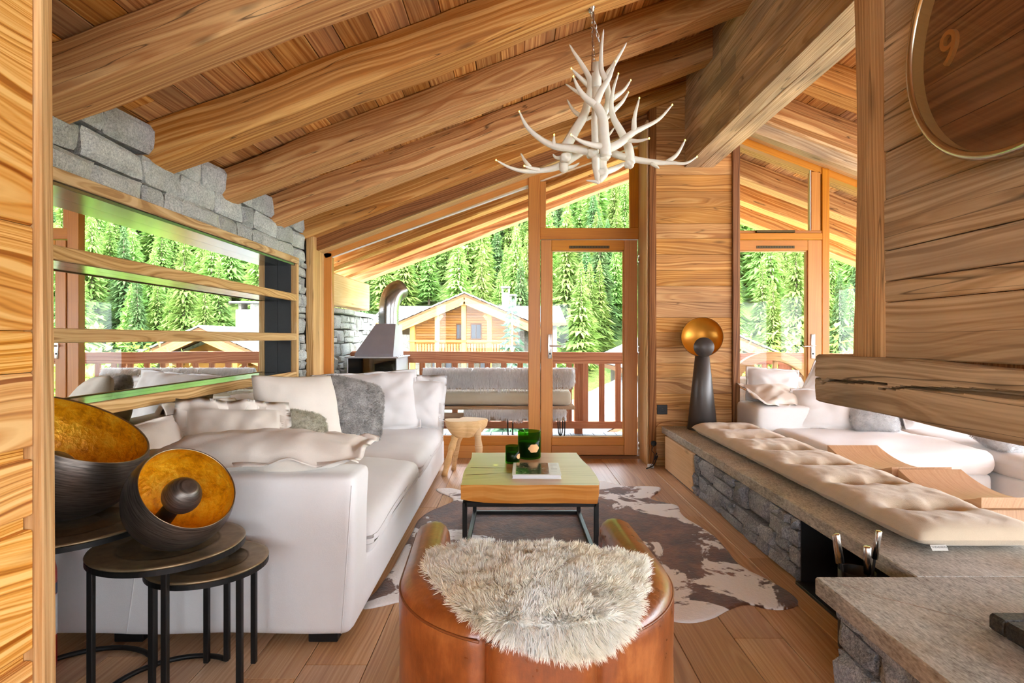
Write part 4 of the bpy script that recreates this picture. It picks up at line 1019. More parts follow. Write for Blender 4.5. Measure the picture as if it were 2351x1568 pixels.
for i in range(ny):
    for j in range(nzz): a = i*(nzz+1) + j; Fc.append((a, a + nzz + 1, a + nzz + 2, a + 1)[::-1])
Vn = len(V)
for i in range(ny + 1):
    for j in (0, nzz): x_, y_, z_ = V[i*(nzz+1) + j]; V.append((XMn + .16, y_, z_))
for i in range(ny):
    Fc.append((i*(nzz+1), Vn + 2*i, Vn + 2*(i+1), (i+1)*(nzz+1))[::-1]); Fc.append((i*(nzz+1) + nzz, (i+1)*(nzz+1) + nzz, Vn + 2*(i+1) + 1, Vn + 2*i + 1)[::-1])
e_ = [ny*(nzz+1) + j for j in range(nzz + 1)] + [Vn + 2*ny + 1, Vn + 2*ny]; Fc.append(tuple(e_[::-1]))
c0 = Vector((1.06, 1.1, 1.0)); MG = Matrix.Translation(c0) @ GR['y'].to_4x4(); MI = MG.inverted()
mb = put('mantel_beam', [MI @ Vector(v) for v in V], Fc, M_mantel, fp, MG, True); mb.data.set_sharp_from_angle(angle=R(40)); mb['label'] = 'grey-brown mantel beam split by long drying cracks'

# round wall clock on the hood
ck = root('wall_clock', (1.06, 1.128, 1.526), 'big round metal-rimmed glass clock with the numeral 9 on the fireplace hood', 'clock')
MC = Matrix.Translation((1.0, 1.128, 1.826)) @ Matrix(((0, 0, -1, 0), (1, 0, 0, 0), (0, -1, 0, 0), (0, 0, 0, 1)))
MC = Matrix.Translation((1.0, 1.128, 1.826)) @ Matrix(((0, 0, -1), (-1, 0, 0), (0, 1, 0))).to_4x4()     # local x -> -Y (to the right as seen), y -> up, z -> towards the room
Rc = .30; M_rim = plain('nickel_rim', (190, 178, 156), .24, 1.0); M_rimin = plain('rim_inside', (190, 150, 92), .5, .3)
lathe('rim', [(Rc - .002, -.06), (Rc + .004, -.06), (Rc + .004, -.012), (Rc + .010, -.010), (Rc + .010, .004), (Rc + .004, .009), (Rc - .006, .009), (Rc - .009, .002)], M_rim, ck, MC, 96)
lathe('rim_lining', [(Rc - .009, .002), (Rc - .004, -.030)], M_rimin, ck, MC, 96)
M_face = wood('clock_face', (76, 48, 30), (122, 82, 56), (154, 110, 78), 4, 4, .5, .15, .5, .2)
ys_ = [-Rc, -.17, -.055, .06, .15, Rc]
for a, b in zip(ys_, ys_[1:]):
    n_ = 14; top, bot = [], []
    for i in range(n_ + 1):
        a_, b_ = a + .0008, b - .0008
        ha = math.sqrt(max(0, Rc**2 - a_**2)); hb = math.sqrt(max(0, Rc**2 - b_**2))
    pts_ = []
    for i in range(n_ + 1):
        v_ = a + .0008 + (b - a - .0016) * i / n_; pts_.append((math.sqrt(max(0, (Rc - .003)**2 - v_**2)), v_))
    poly = pts_ + [(-u, v_) for u, v_ in pts_[::-1]]
    k = len(poly); V = [(u, v_, -.030) for u, v_ in poly] + [(u, v_, -.05) for u, v_ in poly]
    Fc = [tuple(range(k)), tuple(range(k, 2*k))[::-1]] + [(i, i + k, (i+1) % k + k, (i+1) % k) for i in range(k)]
    put('face_board', V, Fc, M_face, ck, MC)
M_num = plain('numeral_bronze', (206, 146, 86), .3, .5)
for tx_, an in (('9', 180),):
    V, Fc = text_geo(tx_, .115, .005); put('numeral', V, Fc, M_num, ck, MC @ Matrix.Translation((.205 * math.cos(R(an)), .205 * math.sin(R(an)), -.025)))
V, Fc = lathe_geo([(0, .003), (Rc - .006, .003)], 64); put('cover_glass', V, Fc, glass_pane('clock_glass', (.86, .84, .80, 1), 1.6), ck, MC)
for an in (-60, -120, 20, 160): 
    V, Fc = lathe_geo([(0, .004), (.004, .003), (.006, 0)], 10); put('rim_screw', V, Fc, M_chrome, ck, MC @ Matrix.Rotation(R(an), 4, 'Z') @ Matrix.Translation((Rc + .004, 0, -.032)) @ Matrix.Rotation(R(90), 4, 'Y'))

# fire irons in their holder
hc_ = Vector((1.265, 2.085, .012)); ho = root('fire_iron_holder', hc_, 'black cylindrical holder for fire irons in front of the log niche', 'holder')
lathe('cup', [(0, .004), (.060, .004), (.062, .0), (.062, .285), (.060, .287), (.058, .285), (.058, .01), (0, .01)], M_blk, ho, Matrix.Translation(hc_), 36)
def iron(pt, pb, Yt, Yb, lb, hl=.105, r_=.0105):
    a = onY(*pt, Yt); b = Vector((hc_.x + (pb - 1968) / 630, Yb, .03)); d_ = (b - a).normalized()
    t = root('fire_iron', b, lb, 'fire iron')
    V, Fc = tube_geo([a, a + d_ * .002, a + d_ * hl], [r_ * .85, r_, r_], 18); world('handle', V, Fc, M_chrome, t, True)
    V, Fc = tube_geo([a + d_ * hl * .98, b], .005, 8); world('rod', V, Fc, M_blk, t, True)
iron((1921, 1226), 1955, 2.06, 2.07, 'fire iron with tilted chrome handle at the niche side of the holder')
iron((1917, 1229), 1960, 2.10, 2.11, 'fire iron with chrome handle half hidden behind its twin')
iron((1991, 1255), 1985, 2.03, 2.06, 'fire iron with the lowest upright chrome handle', .10, .0125)
iron((2018, 1219), 1985, 2.05, 2.10, 'fire iron whose chrome handle leans towards the bench')

# tufted cushion on the bench
cu0, cu1, cy0, cy1 = 1.50, 2.0, 2.10, 4.76
nu, nv = 40, 190; V, Fc = [], []
tf = [(u_, .30 + .415 * k) for k in range(6) for u_ in (.32, .68)]
for side in (1, -1):
    for i in range(nv + 1):
        for j in range(nu + 1):
            u, v = j / nu, i / nv; wx, ly = cu1 - cu0, cy1 - cy0
            eu, ev = 2*u - 1, 2*v - 1
            k = max(0, 1 - abs(eu)**5)**.5 * max(0, 1 - abs(ev)**26)**.5
            x_ = cu0 + wx * u + .008 * noise.noise(Vector((v * 22, 0, 1))) * eu; y_ = cy0 + ly * v
            if side == 1:
                z_ = .048 + .060 * k
                for tu, tv in tf:
                    dx, dy = (u - tu) * wx, v * ly - tv; d2 = dx*dx + dy*dy
                    z_ -= .052 * math.exp(-d2 / .0030) + .018 * math.exp(-d2 / .016)
                # creases between the tufts
                for kx in range(6):
                    dy = v * ly - (.30 + .415 * kx); z_ -= .016 * k * math.exp(-dy*dy / .0011) * (1 if abs(u - .5) < .18 else .35)
                z_ += (.006 * noise.noise(Vector((u * 5, v * 26, 2))) + .004 * noise.noise(Vector((u * 14, v * 60, 5)))) * k
            else: z_ = .048 - .046 * k
            V.append((x_, y_, ZS + max(.003, z_)))
n1_ = (nu + 1) * (nv + 1)
for i in range(nv):
    for j in range(nu):
        a = i*(nu+1) + j; Fc.append((a, a + 1, a + nu + 2, a + nu + 1)); a += n1_; Fc.append((a, a + 1, a + nu + 2, a + nu + 1)[::-1])
bcu = world('bench_cushion', V, Fc, M_cush, None, True); tag(bcu, 'long tufted beige linen cushion on the granite bench', 'cushion')
lt = onZ(2146, 1257, ZS + .02); M_labc = plain('woven_label', (196, 188, 178), .8)
V, Fc = cbox(.06, .002, .022, .0004); tg = put('sewn_label', V, Fc, M_labc, bcu, Matrix.Translation((lt.x + .01, cy0 - .004, ZS + .022)) @ eul(-38, 0, 0).to_4x4())
for bod, sz, dz in (('THEVENON', .0105, .002), ('MAISON', .005, -.006)):
    if bod == 'MAISON': continue
    V, Fc = text_geo(bod, sz); put('label_text', V, Fc, M_blkm, tg, WM[tg] @ Matrix.Translation((0, -.0014, dz)) @ Matrix.Rotation(R(90), 4, 'X'))

# lamp with a gold dish on a dark cone, its cord, the socket
lb = Vector((1.655, 4.95, ZS)); M_gun = plain('gunmetal', (84, 79, 76), .38, .5); M_gold2 = plain('satin_gold', (226, 156, 50), .36, .5)
lp = root('cone_lamp', lb, 'tall dark cone table lamp with a gold dish on the end of the stone bench', 'lamp')
lathe('cone_base', [(0, .0), (.122, 0), (.126, .004), (.060, .636), (.056, .64), (0, .64)], M_gun, lp, Matrix.Translation(lb), 48)
dc = lb + Vector((0.008, .03, .805)); ax = Vector((-.32, -.90, .18)); Md = frame_m(dc, ax.cross((0, 0, 1)), ax)
pr = [(.176 * math.sin(a_), -.12 * math.cos(a_)) for a_ in np.linspace(0, math.pi * .5, 16)]
lathe('dish', pr, M_gun, lp, Md, 48); V, Fc = lathe_geo([(r_ * .985, z_ * .97 + .001) for r_, z_ in pr], 48); k = put('dish_lining', V, [f[::-1] for f in Fc], M_gold2, lp, Md, True); k['label'] = 'satin gold inside of the dish'
d2 = onY(1616, 797, lb.y - .10); axd = (Vector((0, 0, H)) - d2).normalized(); lathe('front_disc', [(0, .006), (.082, .006), (.084, .003), (.084, -.004), (0, -.004)], M_gun, lp, frame_m(d2, axd.cross((0, 0, 1)), axd), 40)
V, Fc = tube_geo([d2, dc + Vector((0, .02, -.03)), lb + Vector((0, .0, .63))], .012, 8); world('arm', V, Fc, M_gun, lp, True)
sk = root('wall_socket', (1.40, YF - .012, .46), 'square black wall socket on the clad pier', 'socket')
sc_ = onY(1520, 940, YF - .006); wbox('plate', sc_.x - .046, sc_.x + .046, YF - .016, YF - .004, sc_.z - .043, sc_.z + .043, M_blkm, sk, 'x', .003)
lathe('outlet', [(.021, .0), (.023, .002), (.023, .0), (.020, -.006), (0, -.006)], M_blk, sk, Matrix.Translation((sc_.x, YF - .0165, sc_.z)) @ Matrix.Rotation(R(90), 4, 'X'), 24)
lathe('earth_pin', [(0, .004), (.003, .003), (.003, -.002)], M_chrome, sk, Matrix.Translation((sc_.x, YF - .018, sc_.z + .008)) @ Matrix.Rotation(R(90), 4, 'X'), 8)
cd = root('lamp_cord', (1.30, 5.08, 0), 'black lamp cord with round inline switch hanging off the bench end', 'cord')
cp = [onY(1585, 968, 5.0), onY(1540, 967, 5.08), onY(1515, 972, 5.09), onY(1506, 982, 5.09), onY(1503, 1000, 5.08), onY(1501, 1016, 5.07)]
tube('cable', smooth_path(cp, 6), .0028, M_dark, cd, 6)
q = onY(1501, 1018, 5.06); lathe('inline_switch', [(0, -.012), (.018, -.011), (.024, -.006), (.024, .006), (.018, .011), (0, .012)], M_blkm, cd, Matrix.Translation(q) @ Matrix.Rotation(R(80), 4, 'X'), 24)
cp = [onY(1500, 1024, 5.06), onY(1497, 1034, 5.06), onY(1503, 1044, 5.05), onY(1499, 1062, 5.04), onY(1491, 1073, 5.0)]
tube('cable', smooth_path(cp, 6), .0028, M_blkm, cd, 6)
cp = [onY(1508, 1040, 5.06), onY(1502, 1056, 5.04), onY(1510, 1046, 5.05), onY(1500, 1068, 5.02), onY(1484, 1076, 4.98)]
tube('cable', smooth_path(cp, 6), .005, M_blkm, cd, 6)
wbox('plug', 1.205, 1.255, 5.02, 5.07, .0, .03, M_lab, cd, 'x', .005)

# curved stools behind the bench
def curved_stool(x0, x1, y0, y1, zt, label):
    t = root('curved_stool', ((x0 + x1) / 2, (y0 + y1) / 2, 0), label, 'stool')
    n_ = 16; V, Fc = [], []; th = .045
    for i in range(n_ + 1):
        u = i / n_; y = y0 + (y1 - y0) * u; sag = .06 * (1 - (2*u - 1)**2)
        for xx, dz in ((x0, 0), (x1, 0), (x1, -th), (x0, -th)): V.append((xx, y, zt - sag + dz))
    for i in range(n_):
        for j in range(4): Fc.append((i*4 + j, i*4 + (j+1) % 4, (i+1)*4 + (j+1) % 4, (i+1)*4 + j))
    Fc.append((0, 1, 2, 3)[::-1]); Fc.append((n_*4, n_*4+1, n_*4+2, n_*4+3))
    c_ = Vector(((x0 + x1) / 2, (y0 + y1) / 2, zt)); Mg = Matrix.Translation(c_) @ GR['y'].to_4x4(); Mi = Mg.inverted()
    put('seat', [Mi @ Vector(v) for v in V], Fc, M_teak, t, Mg)
    for yy, lean in ((y0 + .07, -.03), (y1 - .07, .03)):
        bar('side_panel', ((x0 + x1) / 2, yy + lean, 0), ((x0 + x1) / 2, yy, zt - .07), x1 - x0 - .04, .035, M_teak, t, (0, 1, 0), .003)
    bar('stretcher', ((x0 + x1) / 2, y0 + .07, .16), ((x0 + x1) / 2, y1 - .07, .16), .06, .03, M_teak, t)
curved_stool(2.03, 2.35, 3.04, 3.66, .46, 'curved-seat walnut stool standing next to the white chaise')
curved_stool(2.03, 2.36, 2.46, 2.99, .46, 'curved-seat walnut stool between the other stool and the hearth')

# second white sofa under the right-hand windows
s2 = root('corner_sofa', (2.9, 4.5, 0), 'white linen corner sofa with a chaise behind the stone bench', 'sofa')
rbox('arm', (2.36, 4.89, .30), (.70, .46, .58), .05, M_sofa, s2, 8, softf(41, .01))
rbox('chaise_base', (2.66, 4.25, .14), (1.02, 1.02, .22), .04, M_sofa, s2, 5, softf(42, .008)); rbox('chaise_cushion', (2.66, 4.25, .325), (1.06, 1.08, .17), .075, M_sofa, s2, 10, softf(43, .02))
rbox('seat_base', (3.85, 4.3, .14), (1.28, 1.5, .22), .04, M_sofa, s2, 5, softf(44, .008)); rbox('seat_cushion', (3.85, 4.25, .32), (1.3, 1.6, .16), .07, M_sofa, s2, 8, softf(45, .02))
rbox('backrest', (3.7, 4.98, .36), (2.0, .24, .62), .07, M_sofa, s2, 8, softf(46, .01))
g2 = 'white cushions on the corner sofa'
pillow('cushion', (2.40, 4.74, .585), (-74, 6, 8), (.62, .46, .14), M_pillow, 'crumpled cream linen cushion flopped over the arm of the corner sofa', .05, 51, 2.0, 0, g2, n=32)
pillow('cushion', (2.30, 5.02, .585), (-14, 4, -8), (.44, .30, .16), M_sofa, 'white cushion propped against the door at the corner sofa arm', .02, 53, 1.2, 0, g2)
pillow('cushion', (2.72, 4.99, .585), (-20, 24, -20), (.36, .34, .16), M_sofa, 'white cushion with a peaked corner by the cracked mantel end', .02, 55, 1.4, 0, g2)
pillow('cushion', (2.62, 4.62, .41), (-34, 2, -8), (.56, .36, .17), M_sofa, 'white linen cushion leaning on the arm beside the pale grey fur', .02, 57, 1.2, 0, g2)
fur_pillow('fur_cushion', (2.90, 4.50, .41), (-46, 4, -4), (.38, .34, .17), M_furpale, 'pale grey curly fur cushion on the chaise seat', 14000, .02, 59)
pillow('cushion', (3.55, 4.70, .40), (-22, 0, 4), (.62, .42, .2), M_sofa, 'white back cushion on the corner sofa beyond the grey fur', .02, 61, 1.2, 0, g2)
fur_pillow('fur_cushion', (3.45, 3.78, .40), (-66, 0, 20), (.42, .36, .16), M_furpale, 'pale grey fur cushion lying on the corner sofa seat', 10000, .02, 63)

# leather tub chair seen from behind
M_lea = plain('tan_leather', (164, 88, 40), .32, 0, 12, .22, .12, .6); M_lea2 = plain('tan_leather_piping', (120, 64, 30), .4)
g = G('cognac_leather'); tc = g.n('TexCoord').outputs['Object']; n1 = g.noise(tc, 5, 5, .65); n2 = g.n('TexVoronoi', {'Vector': tc, 'Scale': 320.0}).outputs[0]; n3 = g.noise(g.vmath('MULTIPLY', tc, (60, 60, 14)), 1.0, 3, .7)
c_ = g.ramp(g.math('MULTIPLY_ADD', n3, .25, g.math('MULTIPLY', n1, .8)), [(.3, (86, 40, 15)), (.5, (138, 72, 30)), (.72, (186, 112, 58))])
g.bsdf(c_, g.math('MULTIPLY_ADD', n1, .2, .20), 0, g.math('MULTIPLY_ADD', n2, .3, n1), .08, .006, .6, Coat_Weight=.25, Coat_Roughness=.25); M_lea = g.m
AC = Vector((.058, 1.425, 0)); ch = root('tub_armchair', AC, 'tan leather tub armchair with its back turned, a sheepskin over it', 'armchair', rz=R(3))
MCh = WM[ch]; Ro = .325; Zc = .59; La = .385
def chpath(t):
    """t 0..1 round the U from left arm front to right arm front -> point, outward normal"""
    arc = math.pi * Ro; tot_ = 2 * La + arc; s_ = t * tot_
    if s_ < La: return Vector((-Ro, La - s_, 0)), Vector((-1, 0, 0))
    if s_ < La + arc:
        a_ = (s_ - La) / Ro; return Vector((-Ro * math.cos(a_), -Ro * math.sin(a_), 0)), Vector((-math.cos(a_), -math.sin(a_), 0))
    return Vector((Ro, s_ - La - arc, 0)), Vector((1, 0, 0))
prof_c = [(0, .09), (.0, .25), (.002, .42), (.0, .53), (.004, .556), (.014, .575), (.030, .587), (.048, .59), (.066, .587), (.082, .575), (.092, .556), (.096, .53), (.096, .40), (.096, .25)]
arc = math.pi * Ro; tA = (La + Ro * math.acos(.40)) / (2*La + arc); tB = (La + Ro * (math.pi - math.acos(.30))) / (2*La + arc)
def shell(name, t0, t1, ends):
    n_ = 44; V, Fc = [], []; k = len(prof_c)
    for i in range(n_ + 1):
        u = i / n_; t = t0 + (t1 - t0) * u; p, nn = chpath(t)
        edge = 0
        if ends[0]: edge = max(edge, math.exp(-(u * (t1 - t0) / .010)**2))
        if ends[1]: edge = max(edge, math.exp(-((1 - u) * (t1 - t0) / .010)**2))
        fr = 0
        if not ends[0]: fr = max(fr, 1 - u * (t1 - t0) / .035)
        if not ends[1]: fr = max(fr, 1 - (1 - u) * (t1 - t0) / .035)
        fr = max(0, fr); sc = math.sqrt(max(.02, 1 - fr * fr)) if fr > 0 else 1
        for o_, z in prof_c:
            oo = .048 + (o_ - .048) * (.35 + .65 * sc); zz = z - (1 - sc) * .07 * (z > .5)
            out = (.010 * (1 - edge) - .006 * edge) if o_ < .02 else 0
            V.append(p - nn * oo + nn * out + Vector((0, 0, zz - (.012 * edge if z > .55 else 0))))
    for i in range(n_):
        for j in range(k - 1): Fc.append((i*k + j, (i+1)*k + j, (i+1)*k + j + 1, i*k + j + 1))
    Fc.append(tuple(range(k))); Fc.append(tuple(range(n_*k, n_*k + k))[::-1])
    put(name, V, Fc, M_lea, ch, MCh, True)
shell('side_shell', 0, tA, (False, True)); shell('back_shell', tA, tB, (True, True)); shell('side_shell', tB, 1, (True, False))
for ta, tb in ((.03, tA - .004), (tA + .004, tB - .004), (tB + .004, .97)):
    P_ = []
    for i in range(40): p, nn = chpath(ta + (tb - ta) * i / 39); P_.append(MCh @ (p + nn * .007 + Vector((0, 0, .553))))
    tube('piping', P_, .0032, M_lea2, ch, 6)
V, Fc = [], []; n_ = 24
for z, rr in ((.30, .228), (.54, .228), (.575, .215), (.588, .18)):
    for i in range(n_ + 1): a_ = math.pi * i / n_; V.append(Vector((-rr * math.cos(a_), -rr * math.sin(a_), z)))
m_ = n_ + 1
for k in range(3):
    for i in range(n_): Fc.append((k*m_ + i, k*m_ + i + 1, (k+1)*m_ + i + 1, (k+1)*m_ + i))
    Fc.append((k*m_ + n_, k*m_, (k+1)*m_, (k+1)*m_ + n_))
Fc.append(tuple(range(3*m_, 4*m_)))
put('back_pad', V, Fc, M_lea, ch, MCh, True)
V, Fc = rbox_geo(.44, .44, .15, .05, 5); put('seat_cushion', V, Fc, M_lea, ch, MCh @ Matrix.Translation((0, .18, .33)), True)
V, Fc = rbox_geo(.45, .5, .2, .03, 4); put('seat_base', V, Fc, M_lea, ch, MCh @ Matrix.Translation((0, .12, .17)), True)
for xx in (-.2, .2):
    for yy in (-.18, .32): 
        V, Fc = cbox(.04, .04, .10, .004); put('leg', V, Fc, M_blk, ch, MCh @ Matrix.Translation((xx, yy, .05)))

# sheepskin over its back
M_sheep = hairy('sheepskin', (246, 232, 204), (253, 246, 230), (255, 252, 246), 7, .12)
V, Fc = [], []; nth, ns = 60, 30
for i in range(nth + 1):
    th = -100 + (84 + 100) * i / nth; cen = math.exp(-((th - 10) / 26)**2); hang = .055 * cen + .004
    rmax = Ro * (.80 + .205 * math.exp(-((th - 2) / 44)**4)); kk = min(1, max(0, (rmax / Ro - .9) / .1))
    for j in range(ns + 1):
        s_ = j / ns; dirv = Vector((math.sin(R(th)), -math.cos(R(th)), 0)); cut = .72
        if s_ < cut:
            r_ = rmax * s_ / cut; z_ = Zc + .008 + .026 * (1 - (s_ / cut)**3) + .008 * noise.noise(Vector((dirv.x * r_ * 9, dirv.y * r_ * 9, 0)))
            V.append(dirv * r_ + Vector((0, 0, z_)))
        else:
            q = (s_ - cut) / (1 - cut); V.append(dirv * (rmax + .010 * math.sin(q * math.pi * .5)) + Vector((0, 0, Zc + .008 - (hang * kk + .003) * q)))
for i in range(nth):
    for j in range(ns): a = i*(ns+1) + j; Fc.append((a, a + ns + 1, a + ns + 2, a + 1)[::-1])
nm = (V[Fc[200][1]] - V[Fc[200][0]]).cross(V[Fc[200][2]] - V[Fc[200][0]])
if nm.z < 0: Fc = [f[::-1] for f in Fc]
shp = put('sheepskin', V, Fc, M_sheep, None, MCh @ Matrix.Translation((0, 0, 0)), True); tag(shp, 'cream sheepskin draped over the back of the leather armchair', 'sheepskin')
P, Nn = sample(V, Fc, 60000, 5)
ln_ = np.hypot(P[:, 0], P[:, 1])[:, None] + 1e-6; rad = np.concatenate([P[:, :2] / ln_, np.zeros((len(P), 1))], 1)
comb = rad * (.12 + .25 * (ln_ > Ro * .93)) + np.array([[.05, 0, 0]]); cl = np.stack([[noise.noise(Vector((p[0] * 24, p[1] * 24, p[2] * 24))), noise.noise(Vector((p[0] * 24 + 9, p[1] * 24, p[2] * 24))), 0] for p in P]) * .8
FV, FF = fur_geo(P, Nn, .030, .0017, 7, (0, 0, -1), .35, .45, .5, comb + cl, segs=3)
f_ = fastmesh('fleece', FV, FF, M_sheep, shp, MCh); f_['kind'] = 'stuff'

# antler chandelier
M_ant = plain('antler', (252, 244, 228), .5, 0, 30, .04, .1); 
g = G('led_tip'); em = g.n('BsdfPrincipled', {'Base Color': lin((250, 220, 90)), 'Emission Color': lin((255, 214, 80)), 'Emission Strength': 1.5}); g.t.links.new(em.outputs[0], g.out.inputs[0]); M_led = g.m
CYD = 3.03; hook = onY(1357, 20, CYD)
cdl = root('antler_chandelier', (onY(1368, 250, CYD).x, CYD, onY(1368, 420, CYD).z), 'white antler chandelier hanging on chains from the rafters', 'chandelier')
def A(z, d): return onY(1120 + z[0] / 3.564, z[1] / 3.564, CYD + d)
def branch(pts_, d0, d1, r0, r1, nn=7):
    P_ = [A(p, d0 + (d1 - d0) * i / (len(pts_) - 1)) for i, p in enumerate(pts_)]; Q = smooth_path(P_, 5); m = len(Q)
    rr = [r0 + (r1 - r0) * (i / (m - 1))**1.2 for i in range(m)]; rr[-1] = r1 * .5
    return tube_geo(Q, rr, nn), Q[-1]
ANT = [
 [([(965, 1275), (950, 1120), (940, 980), (905, 890), (870, 850)], -.14, -.15, .030, .021), ([(880, 860), (790, 790), (735, 710), (700, 625)], -.15, -.17, .020, .004), ([(875, 870), (925, 750), (985, 650), (1015, 580), (1046, 505)], -.15, -.12, .021, .004), ([(970, 655), (930, 570), (930, 400), (948, 240)], -.13, -.10, .017, .004), ([(960, 1200), (850, 1185), (750, 1150), (682, 1102)], -.14, -.22, .018, .004)],
 [([(985, 1215), (1080, 1170), (1180, 1090), (1260, 1050), (1400, 975), (1510, 857)], -.12, -.10, .024, .004), ([(1195, 1080), (1200, 960), (1240, 802)], -.11, -.13, .016, .004), ([(1150, 1150), (1240, 1152), (1320, 1132)], -.11, -.16, .012, .004)],
 [([(820, 1235), (700, 1215), (560, 1200), (450, 1150), (340, 1060), (290, 985), (258, 912)], -.10, -.14, .024, .004), ([(540, 1190), (540, 1150), (543, 1102)], -.12, -.14, .012, .003)],
 [([(640, 1200), (720, 1060), (790, 940), (828, 790), (835, 660), (770, 530), (705, 430), (668, 365)], .05, .14, .030, .004), ([(825, 700), (745, 625), (683, 560)], .12, .08, .016, .004), ([(808, 790), (720, 745), (635, 686)], .10, .16, .014, .004), ([(770, 955), (700, 905), (650, 815)], .08, .12, .014, .004), ([(775, 985), (850, 955), (870, 900)], .08, .04, .012, .004)],
 [([(1165, 1340), (1150, 1210), (1090, 1080), (1025, 960), (1010, 850), (1030, 720), (1068, 602)], .02, .08, .027, .004), ([(1020, 810), (1110, 740), (1170, 656)], .07, .14, .014, .004), ([(1025, 910), (1100, 835), (1150, 756)], .06, .12, .014, .004)],
 [([(930, 1150), (905, 1010), (985, 850), (970, 640), (1030, 530), (1090, 430), (1135, 350)], .16, .20, .026, .004), ([(960, 980), (1010, 920), (1000, 860)], .16, .12, .014, .004), ([(905, 1120), (980, 1110), (1035, 1045)], .15, .12, .012, .004)],
 [([(760, 1240), (650, 1320), (560, 1370), (450, 1393), (300, 1400), (180, 1370), (68, 1310)], .0, -.10, .024, .004), ([(420, 1390), (350, 1375), (298, 1357)], -.06, -.10, .012, .004), ([(345, 1370), (300, 1310), (270, 1255)], -.07, -.05, .012, .004), ([(655, 1240), (625, 1330), (622, 1405)], -.04, -.08, .026, .024), ([(640, 1375), (700, 1362), (750, 1332)], -.06, -.08, .012, .004), ([(620, 1290), (560, 1290), (532, 1262)], -.05, -.07, .012, .004)],
 [([(1000, 1240), (1100, 1280), (1250, 1312), (1400, 1330), (1500, 1332), (1620, 1335), (1712, 1282)], .04, .0, .022, .004), ([(1470, 1325), (1550, 1260), (1615, 1147)], .02, .0, .014, .004), ([(1340, 1335), (1402, 1378)], .02, .0, .012, .005)],
 [([(885, 1270), (885, 1350), (892, 1420), (905, 1505)], -.10, -.12, .024, .012), ([(945, 1270), (940, 1360), (960, 1420), (905, 1490)], -.08, -.12, .024, .014), ([(960, 1410), (1050, 1375), (1130, 1330)], -.09, -.04, .018, .010), ([(900, 1490), (850, 1482), (805, 1477)], -.12, -.12, .010, .003)],
]
LIT = [A(p, 0) for p in ((258, 912), (543, 1102), (682, 1102), (68, 1310), (298, 1357), (683, 560), (700, 625), (1046, 505), (1068, 602), (1170, 656), (1150, 756), (1240, 802), (1510, 857), (1320, 1132), (1615, 1147), (1712, 1282))]
def lit(p):
    q = Vector((p.x * CYD / p.y, CYD, H + (p.z - H) * CYD / p.y)); return any((q - l_).length < .012 for l_ in LIT)
for grp in ANT:
    parts, tips = [], []
    for b_ in grp: ge, tp = branch(*b_); parts.append(ge); tips.append((tp, b_[4]))
    # knobbly burr at the root of the main beam
    V, Fc = join(parts); an_ = world('antler', V, Fc, M_ant, cdl, True)
    for tp, r1 in tips:
        if lit(tp):
            V, Fc = lathe_geo([(0, -.006), (.0032, -.003), (.0036, 0), (.0024, .004), (0, .005)], 8); put('led_tip', V, Fc, M_led, an_, Matrix.Translation(tp), True)
for p_, r_ in (((640, 1290), .028), ((860, 1255), .030), ((960, 1275), .030), ((1160, 1345), .024), ((930, 1420), .026)):
    V, Fc = rbox_geo(r_*2, r_*2, r_*1.6, r_*.7, 3, lambda v: tuple(c * (1 + .3 * noise.noise(Vector(v) * 60)) for c in v)); put('burr', V, Fc, M_ant, cdl, Matrix.Translation(A(p_, -.10)), True)
a_ = A((890, 520), .02); b_ = A((890, 715), .02); V, Fc = tube_geo([a_, b_], .026, 18); world('centre_column', V, Fc, M_ant, cdl, True)
V, Fc = tube_geo([b_, A((880, 800), .02), A((870, 1000), .02), A((880, 1250), .0)], [.024, .018, .016, .02], 10); world('centre_stem', V, Fc, M_ant, cdl, True)
tube('flex', smooth_path([hook, A((868, 120), 0), A((858, 400), 0), A((850, 560), 0), A((862, 590), 0)], 5), .004, M_dark, cdl, 6)
def chain(p, q, nm):
    n_ = int((q - p).length / .024); parts = []; d_ = (q - p).normalized(); u = d_.cross((0, 1, 0)).normalized(); w_ = d_.cross(u)
    for i in range(n_):
        c_ = p + d_ * .024 * (i + .5); s1 = u if i % 2 else w_
        ring = [c_ + d_ * .017 * math.cos(a2) + s1 * .007 * math.sin(a2) for a2 in np.linspace(0, 2*math.pi, 10, endpoint=False)]
        parts.append(tube_geo(ring, .0022, 5, closed=True))
    V, Fc = join(parts); world(nm, V, Fc, M_chrome, cdl, True)
chain(hook, A((875, 640), .02), 'chain'); chain(hook, A((915, 360), .10), 'chain'); chain(A((915, 360), .10), A((945, 560), .12), 'chain')
V, Fc = lathe_geo([(0, .03), (.03, .03), (.034, .022), (.02, .0), (.012, -.02), (0, -.02)], 20); put('ceiling_hook', V, Fc, M_chrome, cdl, Matrix.Translation(hook), True)

# small spotlight on the ridge beam
sl_p = onY(1592, 128, 4.75); sp_l = root('spotlight', sl_p, 'small dark spotlight fixed beside the boxed ridge beam', 'spotlight')
V, Fc = tube_geo([sl_p + Vector((.06, .06, .012)), sl_p + Vector((-.02, -.02, -.004))], .026, 16); world('housing', V, Fc, M_blk, sp_l, True)
V, Fc = tube_geo([sl_p + Vector((-.02, -.02, -.004)), sl_p + Vector((-.045, -.04, -.010))], [.024, .018], 16); world('lens', V, Fc, M_lab, sp_l, True)
